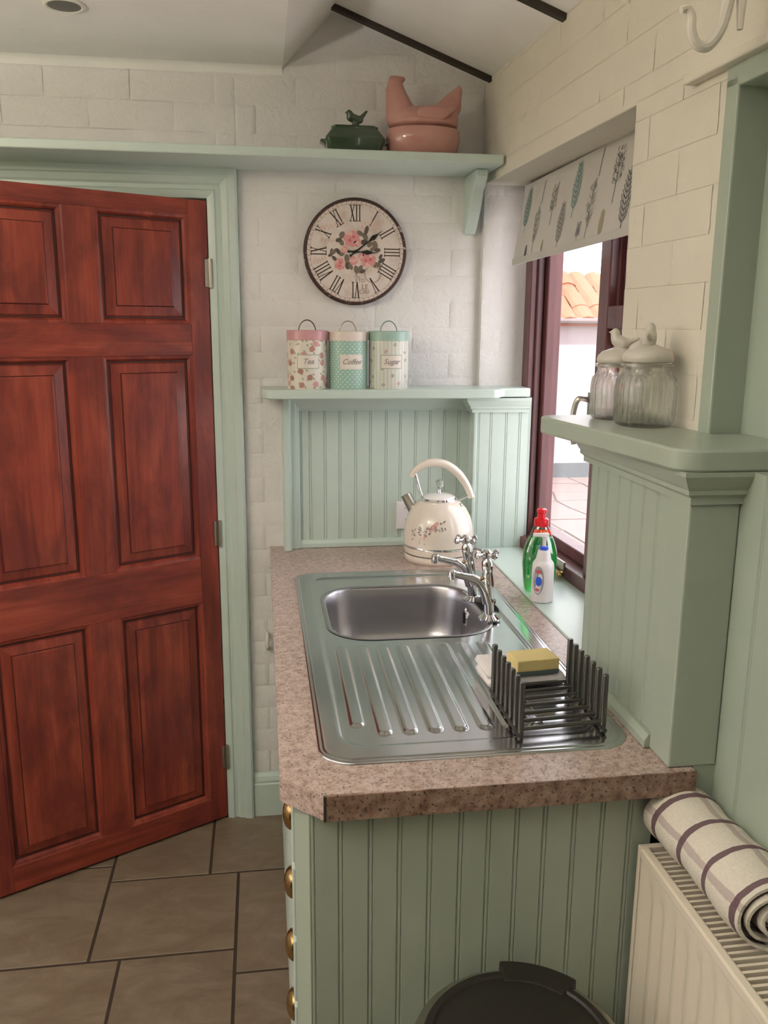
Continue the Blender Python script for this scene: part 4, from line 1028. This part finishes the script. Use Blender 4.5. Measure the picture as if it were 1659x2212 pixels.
# ------------------------------------------------------------------ glass jars
def jar(x, y, s, label, turn):
    z0 = 1.411; t = thing('glass_jar', (x, y, z0), label, 'jar', 'ribbed jars on the corner shelf')
    prof = [(.0, .0), (.040, 0), (.046, .003), (.049, .010), (.0495, .065), (.047, .078), (.041, .086), (.0385, .090), (.0385, .097), (.043, .099), (.043, .103), (.0385, .105)]
    inn = [(.0355, .105), (.0355, .089), (.0385, .083), (.0445, .076), (.0468, .064), (.0462, .012), (.042, .007), (.0, .006)]
    rib = lambda a, z: 1 + (.016 * math.cos(30 * a) if .006 < z < .082 else 0)
    m = MB(); n = 240
    rings = []
    for k, (r, z) in enumerate(prof + inn):
        rings.append([((r * s) * (rib(2 * PI * i / n, z) if k < len(prof) else 1) * math.cos(2 * PI * i / n), (r * s) * (rib(2 * PI * i / n, z) if k < len(prof) else 1) * math.sin(2 * PI * i / n), z * s) for i in range(n)])
    m.loft(rings[1:-1], True, True); m.build('jar_glass', 'jar_glass', t, local=True, smooth=60)
    m = MB(); m.lathe([(0, .0985), (.034, .0985), (.036, .106), (.0395, .1055), (.0415, .110), (.040, .118), (.032, .126), (.018, .131), (.010, .134), (0, .135)], n=40); m.v = [(a * s, b * s, c * s) for a, b, c in m.v]; ld = m.build('jar_lid', 'ceramic', t, local=True)
    c, sn = math.cos(turn), math.sin(turn); q = lambda u, w: (u * c * s, u * sn * s, w * s)
    caps = [(q(-.006, .140), (.0125 * s,) * 3, q(.006, .146), (.0115 * s,) * 3), (q(.009, .152), (.010 * s,) * 3, q(.010, .161), (.0082 * s,) * 3), (q(-.012, .142), (.007 * s,) * 3, q(-.032, .150), (.0035 * s,) * 3), (q(.017, .162), (.003 * s,) * 3, q(.022, .161), (.0016 * s,) * 3), (q(0, .132), (.010 * s,) * 3, q(0, .140), (.010 * s,) * 3)]
    m = MB()
    for (p0, r0, p1, r1) in caps:
        for k in range(6):
            tt = k / 5; m.sphere(Vector(p0).lerp(Vector(p1), tt), tuple(a + (b - a) * tt for a, b in zip(r0, r1)), 12)
    m.build('bird_knob', 'ceramic', ld, local=True, smooth=80, mods=[('REMESH', dict(mode='VOXEL', voxel_size=.0022, use_smooth_shade=True)), ('SMOOTH', dict(factor=.5, iterations=4))])
jar(.655, 1.405, 1.04, 'ribbed glass jar with white bird lid nearest the viewer, partly hiding the other jar', R(60)); jar(.652, 1.518, .98, 'ribbed glass jar with white bird lid standing farther back, closer to the window', R(150))

# ------------------------------------------------------------------ roller blind
BO = wl(.115, .062, 0)
bl = thing('roller_blind', (BO.x, BO.y, 1.752), 'cream roller blind printed with small trees over the window', 'blind', rz=WA)
BW, BZL, BH = .80, .0, .218
bl.rotation_euler = (0, -.020, WA)
m = MB(); NZ = 8
rings = []
for k in range(NZ + 1):
    t = k / NZ; z = BH * t; y = .036 * t
    rings.append([(0, y - .0006, z), (BW, y - .0006, z), (BW, y + .0006, z), (0, y + .0006, z)])
m.loft(rings, True, True); m.build('blind_fabric', 'blind', bl, local=True, smooth=0)
m = MB(); m.box(0, BW, -.002, .003, -.002, .016); m.build('hem_bar', 'blind', bl, local=True, smooth=0, bevel=.001)
m = MB(); m.tube([(-.01, .050, BH - .012), (BW + .01, .050, BH - .012)], .013, 16); m.build('roller_tube', 'blind', bl, local=True)
for x in (-.012, BW + .012):
    m = MB(); m.box(x - .003, x + .003, .036, .064, BH - .03, BH + .002); m.build('roller_bracket', 'white_plastic', bl, local=True, smooth=0)
def byz(z): return .036 * max(0, min(1, z / BH)) - .0014
def line(m, pts, w, mi=0):
    for (x0, z0), (x1, z1) in zip(pts[:-1], pts[1:]):
        dx, dz = x1 - x0, z1 - z0; L_ = math.hypot(dx, dz) or 1; ox, oz = -dz / L_ * w / 2, dx / L_ * w / 2
        vs = []
        for (a, b) in ((x0 + ox, z0 + oz), (x0 - ox, z0 - oz), (x1 - ox, z1 - oz), (x1 + ox, z1 + oz)):
            b = min(max(b, .001), BH - .004); vs.append((a, byz(b) - mi * .0001, b))
        m.add(vs, [(0, 1, 2, 3)], mi)
def tree(x, z, h, kind, mat):
    m = MB(); w = .0026; rg = random.Random(int(x * 1e4))
    def loops(inside, n, r):
        k = 0
        while k < n:
            u_, v_ = rg.uniform(-1, 1), rg.uniform(-1, 1)
            if not inside(u_, v_): continue
            k += 1; yield u_, v_, r * rg.uniform(.7, 1.2)
    def wash(a, b, cz, p):
        N = 24; vs = []
        for k in range(N):
            t = 2 * PI * k / N; c_, s_ = math.cos(t), math.sin(t); zz = min(max(cz + b * math.copysign(abs(s_) ** p, s_), .001), BH - .004)
            vs.append((x + a * math.copysign(abs(c_) ** p, c_), byz(zz) + .0004, zz))
        m.add(vs, [tuple(range(N))], 1)
    if kind == 'stem': line(m, [(x, z), (x + .001, z + h * .6), (x + .005, z + h)], w)
    elif kind == 'fern':
        line(m, [(x, z), (x, z + h)], w)
        n = 9
        for k in range(n):
            t = .16 + .80 * k / n; L_ = h * .20 * (1.0 - .65 * abs(t - .40) / .6)
            for s_ in (-1, 1):
                line(m, [(x, z + h * t), (x + s_ * L_ * .7, z + h * t + L_ * .45), (x + s_ * L_ * .95, z + h * t + L_ * .95)], w * 1.15)
                line(m, [(x + s_ * L_ * .35, z + h * t + L_ * .22), (x + s_ * L_ * .45, z + h * t + L_ * .75)], w * .9)
    elif kind == 'oval':
        line(m, [(x, z), (x, z + h * .9)], w); a, b = h * .17, h * .37; cz = z + h * .62; wash(a, b, cz, 1.0)
        for u_, v_, r in loops(lambda p, q: p * p + q * q < 1, 26, .0052):
            line(m, [(x + a * u_ + r * .6 * math.cos(q), cz + b * v_ + r * math.sin(q)) for q in (0, 1.05, 2.1, 3.14, 4.2, 5.2, 6.28)], w * .62)
        for k in range(5):
            for s_ in (-1, 1): line(m, [(x, z + h * (.32 + .12 * k)), (x + s_ * a * .7, z + h * (.40 + .12 * k))], w * .8)
    else:
        a, b = h * .22, h * .33; cz = z + h * .66; wash(a, b, cz, .45); line(m, [(x, z), (x, z + h * .85)], w)
        for u_, v_, r in loops(lambda p, q: True, 34, .0046):
            line(m, [(x + a * u_ * .9 + r * .7 * math.cos(q), cz + b * v_ * .9 + r * math.sin(q)) for q in (0, 1.05, 2.1, 3.14, 4.2, 5.2, 6.28)], w * .55)
        for k in range(4):
            for s_ in (-1, 1): line(m, [(x, z + h * (.36 + .13 * k)), (x + s_ * a * .75, z + h * (.46 + .13 * k))], w * .8)
    m.build('tree_print', [mat, 'tree_wash'], bl, local=True, smooth=0)
for (x, z, h, kind, mat) in ((.048, .082, .122, 'fern', 'tree_teal'), (.153, .144, .06, 'stem', 'tree_dark'), (.142, .022, .118, 'oval', 'tree_grey'), (.095, .0, .046, 'fern', 'tree_dark'), (.216, .004, .042, 'fern', 'tree_tan'), (.243, .079, .108, 'block', 'tree_grey'),
                             (.320, .010, .118, 'fern', 'tree_grey'), (.384, .078, .134, 'fern', 'tree_teal'), (.442, .012, .050, 'block', 'tree_mauve'), (.489, .010, .140, 'oval', 'tree_grey'), (.505, .152, .062, 'stem', 'tree_dark'), (.567, .006, .066, 'fern', 'tree_tan'),
                             (.605, .078, .124, 'block', 'tree_dark'), (.672, .008, .134, 'fern', 'tree_dark'), (.70, .170, .04, 'stem', 'tree_dark'), (.745, .06, .14, 'oval', 'tree_grey')):
    tree(x, z, h, kind, mat)

# ------------------------------------------------------------------ dish rack, cloth, sponge
rk = thing('plate_rack', (.48, 1.335, ZC + .004), 'small dark metal plate rack with upright pegs on the drainer', 'rack')
ya, yb = 1.252, 1.420
for k in range(7):
    y = ya + (yb - ya) * k / 6
    for x in (.405, .552):
        mm = MB(); mm.lathe([(.0052, 0), (.0052, .097), (.0042, .099), (0, .099)], (x + .003, y + (.012 if x > .5 else 0), ZC + .0045), 14); mm.build('peg', 'dark_steel', rk)
    mm = MB(); mm.tube([(.405, y, ZC + .020), (.552, y + .012, ZC + .020)], .0036, 10); mm.build('cross_bar', 'dark_steel', rk)
for x, d in ((.405, 0), (.552, .012)):
    mm = MB(); mm.tube([(x, ya - .006, ZC + .011), (x, yb + d + .006, ZC + .011)], .0036, 10); mm.build('side_rail', 'dark_steel', rk)
cl = thing('dish_cloth', (.478, 1.485, ZC + .004), 'folded white dish cloth behind the plate rack under the sponge', 'cloth')
def cushion(nm, mat, root, x0, x1, y0, y1, z0, z1, r, rz=0, seed=1, amp=.002):
    mm = MB(); rg = random.Random(seed); cx, cy = (x0 + x1) / 2, (y0 + y1) / 2; rings = []
    hx, hy = (x1 - x0) / 2, (y1 - y0) / 2
    for ins, z in ((r, z0), (r * .3, z0 + r * .3), (0, z0 + r), (0, z1 - r), (r * .3, z1 - r * .3), (r, z1), (r * 2.2, z1 + r * .1)):
        ring = []
        for x, y in rrect(-hx + ins, hx - ins, -hy + ins, hy - ins, max(.003, r * 1.2 - ins * .3), 4):
            x += rg.uniform(-amp, amp); y += rg.uniform(-amp, amp); c, s_ = math.cos(rz), math.sin(rz)
            ring.append((cx + x * c - y * s_, cy + x * s_ + y * c, z + rg.uniform(-amp, amp) * (.2 if z == z0 else .8)))
        rings.append(ring)
    mm.loft(rings, True, True); return mm.build(nm, mat, root, smooth=60)
cushion('cloth_fold', 'cloth', cl, .402, .556, 1.442, 1.535, ZC + .006, ZC + .028, .010, R(4), 2, .0012); cushion('cloth_fold', 'cloth', cl, .400, .470, 1.440, 1.535, ZC + .025, ZC + .042, .008, R(2), 5, .0012)
sg = thing('sponge', (.497, 1.470, ZC + .0305), 'yellow washing-up sponge with dark scourer lying on the white cloth', 'sponge')
m = MB(); m.box(-.042, .042, -.028, .028, .0075, .030); c_, s_ = math.cos(R(6)), math.sin(R(6))
m.v = [(x * c_ - y * s_, x * s_ + y * c_, z) for x, y, z in m.v]; m.build('sponge_foam', 'sponge', sg, local=True, smooth=0, bevel=.002)
m = MB(); m.box(-.042, .042, -.028, .028, .0, .0075); m.v = [(x * c_ - y * s_, x * s_ + y * c_, z) for x, y, z in m.v]; m.build('scourer_layer', 'scourer', sg, local=True, smooth=0, bevel=.001)

# ------------------------------------------------------------------ radiator and towel
RXF, RZT, RYF, RYN = .572, .780, 1.138, .45
rd = thing('radiator', (.63, .8, .14), 'cream panel radiator with slotted top grille in the right recess', 'radiator')
def fluted(x, sgn):
    m = MB(); pts = []; y = RYN + .012
    pts = [(x, y)]
    yy = y + .02
    while yy < RYF - .03:
        pts += [(x, yy), (x + sgn * .006, yy + .006), (x + sgn * .006, yy + .018), (x, yy + .024)]; yy += .0375
    pts.append((x, RYF - .012)); n = len(pts); rows = [(.145, 0), (.18, 0), (.205, 1), (RZT - .065, 1), (RZT - .040, 0), (RZT - .012, 0)]
    rings = []
    for z, a in rows: rings.append([(x + (p[0] - x) * a, p[1], z) for p in pts])
    m.loft(rings, False, False, False); return m
fluted(RXF + .001, 1).build('front_panel', 'radiator', rd, smooth=50)
m = MB(); m.box(RXF + .082, RXF + .092, RYN + .01, RYF - .01, .145, RZT - .012); m.build('rear_panel', 'radiator', rd, smooth=0)
for y0, y1 in ((RYF - .010, RYF), (RYN, RYN + .010)):
    m = MB(); m.box(RXF - .001, RXF + .098, y0, y1, .145, RZT); m.build('side_cover', 'radiator', rd, smooth=0, bevel=.002)
m = MB(); m.box(RXF - .001, RXF + .014, RYN + .01, RYF - .01, RZT - .018, RZT); m.build('grille_edge', 'radiator', rd, smooth=0, bevel=.003)
m = MB(); m.box(RXF + .084, RXF + .098, RYN + .01, RYF - .01, RZT - .018, RZT); m.build('grille_edge', 'radiator', rd, smooth=0, bevel=.003)
m = MB(); m.box(RXF + .014, RXF + .084, RYN + .01, RYF - .01, RZT - .05, RZT - .045); m.build('inner_fins', 'rad_dark', rd, smooth=0)
y = RYN + .02; proto = None
while y < RYF - .016:
    if proto is None:
        mm = MB(); mm.box(-.0355, .0355, -.0022, .0022, -.008, 0); o = mm.build('grille_bar', 'radiator', rd, local=True, smooth=0); proto = o.data
    else: o = bpy.data.objects.new('grille_bar', proto); COL.objects.link(o); o.parent = rd
    o.location = (RXF + .049 - .63, y - .8, RZT - .002 - .14); y += .0115
m = MB(); m.box(RXF + .092, .692, RYN + .1, RYN + .13, .3, .6); m.box(RXF + .092, .692, RYF - .13, RYF - .10, .3, .6); m.build('wall_bracket', 'radiator', rd, smooth=0)

tw = thing('rolled_towel', (.645, 1.0, RZT), 'rolled cream towel with purple stripes lying on the radiator', 'towel')
m = MB(); m.uv = []
TY0, TY1 = .885, 1.142; turns = 3.6; NS = 150; NYt = 36
def spiral(t, k):
    # t from 0 (outer end) to 1 (core)
    a = -PI * .55 - t * turns * 2 * PI; rad = .0535 * (1 - .82 * t)
    return rad * math.cos(a) * 1.16, rad * math.sin(a) * .93
arc = [0]; prev = spiral(0, 0)
for i in range(1, NS + 1):
    p = spiral(i / NS, 0); arc.append(arc[-1] + math.hypot(p[0] - prev[0], p[1] - prev[1])); prev = p
for side in (0, 1):
    base = len(m.v)
    for j in range(NYt + 1):
        v_ = j / NYt
        for i in range(NS + 1):
            t = i / NS; x, z = spiral(t, 0); nrm = math.hypot(x, z) or 1; th = .0045 * (1 if side else 0)
            wob = .0018 * math.sin(v_ * 9 + t * 12) + .0012 * math.sin(v_ * 23 + t * 31)
            lean = .006 * math.sin(v_ * 3.0)
            k = 1 - (th / nrm) + wob / nrm
            m.v.append((.648 + x * k - .010 * (1 - v_) + .0, TY1 + (TY0 - TY1) * v_ + .006 * math.sin(t * 9) * (1 if v_ > .5 else -1) * abs(v_ - .5) * 2, RZT + .0520 + z * k)); m.uv.append((arc[i], v_ * (TY1 - TY0)))
    for j in range(NYt):
        for i in range(NS):
            a = base + j * (NS + 1) + i; m.f.append((a, a + 1, a + NS + 2, a + NS + 1)); m.m.append(0)
nb = (NYt + 1) * (NS + 1)
for j in (0, NYt):
    for i in range(NS):
        a = j * (NS + 1) + i; m.f.append((a, a + 1, nb + a + 1, nb + a)); m.m.append(0)
for j in range(NYt):
    a = j * (NS + 1); m.f.append((a, a + NS + 1, nb + a + NS + 1, nb + a)); m.m.append(0)
m.build('towel_roll', 'towel', tw, smooth=80)

# ------------------------------------------------------------------ pedal bin
NX_, NY_, NZ_, NR = .335, .965, .60, .156
bn = thing('waste_bin', (NX_, NY_, 0), 'round waste bin with metal rim and black lid in front of the cabinet', 'bin')
m = MB(); m.lathe([(NR - .012, 0), (NR - .008, .004), (NR - .004, .05), (NR - .003, NZ_ - .05)], (NX_, NY_, 0), 64); m.build('bin_body', 'steel', bn)
m = MB(); m.lathe([(NR - .003, NZ_ - .052), (NR + .001, NZ_ - .046), (NR + .001, NZ_ - .020), (NR - .004, NZ_ - .008), (NR - .014, NZ_ - .001), (NR - .022, NZ_ - .002), (NR - .024, NZ_ - .01)], (NX_, NY_, 0), 64); m.build('bin_rim', 'old_metal', bn)
m = MB(); m.lathe([(NR - .018, NZ_ - .012), (NR - .018, NZ_ + .001), (NR - .021, NZ_ + .005), (NR - .031, NZ_ + .007), (NR - .034, NZ_ + .004), (NR - .037, NZ_ + .004), (NR - .042, NZ_ + .007), (.06, NZ_ + .014), (0, NZ_ + .016)], (NX_, NY_, 0), 64); bl_ = m.build('bin_lid', 'black_lid', bn)
m = MB(); a0, a1 = R(40), R(86); outl = [(NX_ + (NR - .002) * math.cos(a0 + (a1 - a0) * k / 10), NY_ + (NR - .002) * math.sin(a0 + (a1 - a0) * k / 10)) for k in range(11)]
inn_ = [(NX_ + (NR - .045) * math.cos(a1 + (a0 - a1) * k / 10), NY_ + (NR - .045) * math.sin(a1 + (a0 - a1) * k / 10)) for k in range(11)]
m.prism(outl + inn_, 'z', NZ_ - .012, NZ_ + .0085); m.build('hinge_cover', 'black_lid', bn, smooth=0, bevel=.003)

# ------------------------------------------------------------------ small wall fittings
hk = thing('iron_hook', (.70, 1.20, 2.03), 'large white painted hook on the wall above the green recess', 'hook')
hy = 1.20
m = MB(); m.tube(smoothpath([(.648, hy, 2.20), (.646, hy, 2.10), (.640, hy, 2.03), (.636, hy, 2.00), (.628, hy, 1.972), (.612, hy, 1.953), (.596, hy, 1.956), (.588, hy, 1.972), (.587, hy, 1.988), (.580, hy, 1.998), (.571, hy, 1.996)], 5), [.010 - .005 * (i / 50) for i in range(51)], 10); m.build('hook_curve', 'white_paint', hk)
m = MB(); m.tube([(.652, hy - .004, 2.10), (.655, hy - .004, 2.02), (.656, hy - .004, 1.975)], [.007, .008, .004], 8); m.box(.645, .735, hy - .012, hy + .012, 2.09, 2.11); m.build('hook_stem', 'white_paint', hk)
wk = thing('wall_hook', (-.003, D, .60), 'tiny painted pipe clip on the brick wall left of the worktop', 'hook')
m = MB(); m.tube(smoothpath([(-.002, D - .002, .628), (-.002, D - .022, .625), (-.004, D - .030, .605), (-.002, D - .022, .585), (-.002, D - .002, .582)], 4), .0065, 8); m.build('clip_loop', 'white_paint', wk)
dl = thing('ceiling_downlight', (-.418, 2.180, 2.275), 'recessed round ceiling spotlight, unlit, at the top left', 'light')
m = MB(); m.lathe([(.036, .0), (.045, -.001), (.046, -.004), (.040, -.006), (.035, -.004)], (-.418, 2.180, 2.275), 40); m.build('trim_ring', 'white_paint', dl)
m = MB(); m.lathe([(.036, -.0045), (.030, -.004), (.0, -.0035)], (-.418, 2.180, 2.275), 40); m.build('lamp_glass', 'dark_steel', dl)

cf = thing('fill_spotlights', (-1.15, .95, 2.275), 'warm four bulb ceiling light fitting added out of view left of the viewer', 'light')  # unseen fitting added for warm fill, echoing highlight dots on the hen
m = MB(); m.lathe([(.11, 0), (.115, -.004), (.11, -.022), (.02, -.026), (0, -.026)], (-1.15, .95, 2.275), 40); m.build('ceiling_plate', 'white_paint', cf)
for k in range(4):
    bx_, by_ = -1.15 + .10 * math.cos(R(45 + 90 * k)), .95 + .10 * math.sin(R(45 + 90 * k))
    m = MB(); m.tube([(bx_, by_, 2.255), (bx_, by_, 2.19)], .022, 14); m.build('fill_lamp_holder', 'chrome', cf)
    m = MB(); m.sphere((bx_, by_, 2.155), .030, 16); m.build('bulb', 'bulb', cf, smooth=80)
    l = bpy.data.lights.new('fill_bulb_light', 'POINT'); l.energy = FILL_LAMP_W; l.color = (1, .90, .74); l.shadow_soft_size = .035
    lo = bpy.data.objects.new('fill_bulb_light', l); COL.objects.link(lo); lo.parent = cf; lo.location = (bx_ + 1.15, by_ - .95, -.165)
UX, UY = -1.00, .30  # uplighter added out of view to brighten the ceiling
ul = thing('fill_uplighter', (UX, UY, 0), 'slim standing uplighter added out of view left of the viewer as fill light', 'lamp')
m = MB(); m.lathe([(.02, 0), (.13, .0), (.13, .015), (.02, .03)], (UX, UY, 0), 32); m.build('fill_lamp_base', 'old_metal', ul)
m = MB(); m.tube([(UX, UY, .02), (UX, UY, 1.66)], .012, 12); m.build('fill_lamp_pole', 'old_metal', ul)
m = MB(); m.lathe([(.012, 1.62), (.06, 1.64), (.12, 1.70), (.14, 1.74), (.136, 1.74), (.11, 1.705), (.02, 1.65)], (UX, UY, 0), 32); m.build('fill_lamp_shade', 'white_paint', ul)
l = bpy.data.lights.new('fill_spot', 'SPOT'); l.energy = FILL_UP_W; l.color = (1, .94, .85); l.shadow_soft_size = .05; l.spot_size = R(160); l.spot_blend = .15
lo = bpy.data.objects.new('fill_spot', l); COL.objects.link(lo); lo.parent = ul; lo.location = (0, 0, 1.75); lo.rotation_euler = (PI, 0, 0)
# ================================================================== OUTDOORS
gr = struct('outdoor_ground', 'pale ground of the yard outside', 'ground')
m = MB(); m.box(-2.1, 40, -30, 40, -.30, -.13); m.build('ground_slab', 'ext_ground', gr, smooth=0)
m = MB(); m.box(-30, -2.1, -30, 40, -.30, -.13); m.build('bounce_lawn', 'bounce_lawn', gr, smooth=0)  # unseen grass put in so warm greenish light bounces indoors
pv = struct('yard_paving', 'pinkish irregular stone paving in the yard outside the window', 'paving')
m = MB(); m.box(.9, 6.0, 2.6, 9.3, -.14, -.106); m.build('paving_bed', 'ext_joint', pv, smooth=0)
gx, gy, st_ = 10, 15, .48; rg = random.Random(5)
grid = {(i, j): (1.0 + i * st_ + rg.uniform(-.13, .13), 2.7 + j * .44 + rg.uniform(-.12, .12)) for i in range(gx + 1) for j in range(gy + 1)}
for i in range(gx):
    for j in range(gy):
        q = [grid[(i, j)], grid[(i + 1, j)], grid[(i + 1, j + 1)], grid[(i, j + 1)]]; cx = sum(p[0] for p in q) / 4; cy = sum(p[1] for p in q) / 4
        q = [(cx + (p[0] - cx) * .955 - cx, cy + (p[1] - cy) * .955 - cy) for p in q]
        m = MB(); m.prism(q, 'z', -.02, 0); o = m.build('paving_stone', 'ext_stone', pv, local=True, smooth=0); o.location = (cx, cy, -.10 + rg.uniform(-.004, .004))
ob = thing('outbuilding', (3.6, 9.3, -.1), 'white outbuilding with orange tiled roof seen through the window', 'building')
m = MB(); m.box(.0, 9.0, 9.30, 12.5, -.12, 1.66); m.build('wall', 'ext_wall', ob, smooth=0)
m = MB(); m.box(.0, 9.0, 9.27, 9.31, -.12, .065); m.build('plinth', 'ext_plinth', ob, smooth=0)
m = MB(); m.tube([(.0, 9.16, 1.655), (9.0, 9.16, 1.655)], .035, 10); m.build('gutter', 'ext_gutter', ob)
m = MB(); m.prism([(9.18, 1.66), (10.15, 2.19), (12.5, 1.66), (12.5, 1.60), (9.2, 1.60)], 'x', .0, 9.0); rf = m.build('roof', 'ext_roof', ob, smooth=0)
pr0 = None
for i in range(18):
    for j in range(4):
        if pr0 is None:
            mm = MB(); mm.prism([(-.105, 0), (-.06, .03), (0, .042), (.06, .03), (.105, 0), (.06, .012), (-.06, .012)], 'y', 0, .30); o = mm.build('roof_tile', 'ext_roof', rf, local=True, smooth=0); pr0 = o.data
        else: o = bpy.data.objects.new('roof_tile', pr0); COL.objects.link(o); o.parent = rf
        L = Vector((1.9 + .205 * i, 9.16 + j * .235 + rg.uniform(-.02, .02), 1.66 + j * .128 + .01 + rg.uniform(-.01, .012))) - ob.location
        o.location = L; o.rotation_euler = (R(29.5), 0, rg.uniform(-.03, .03))
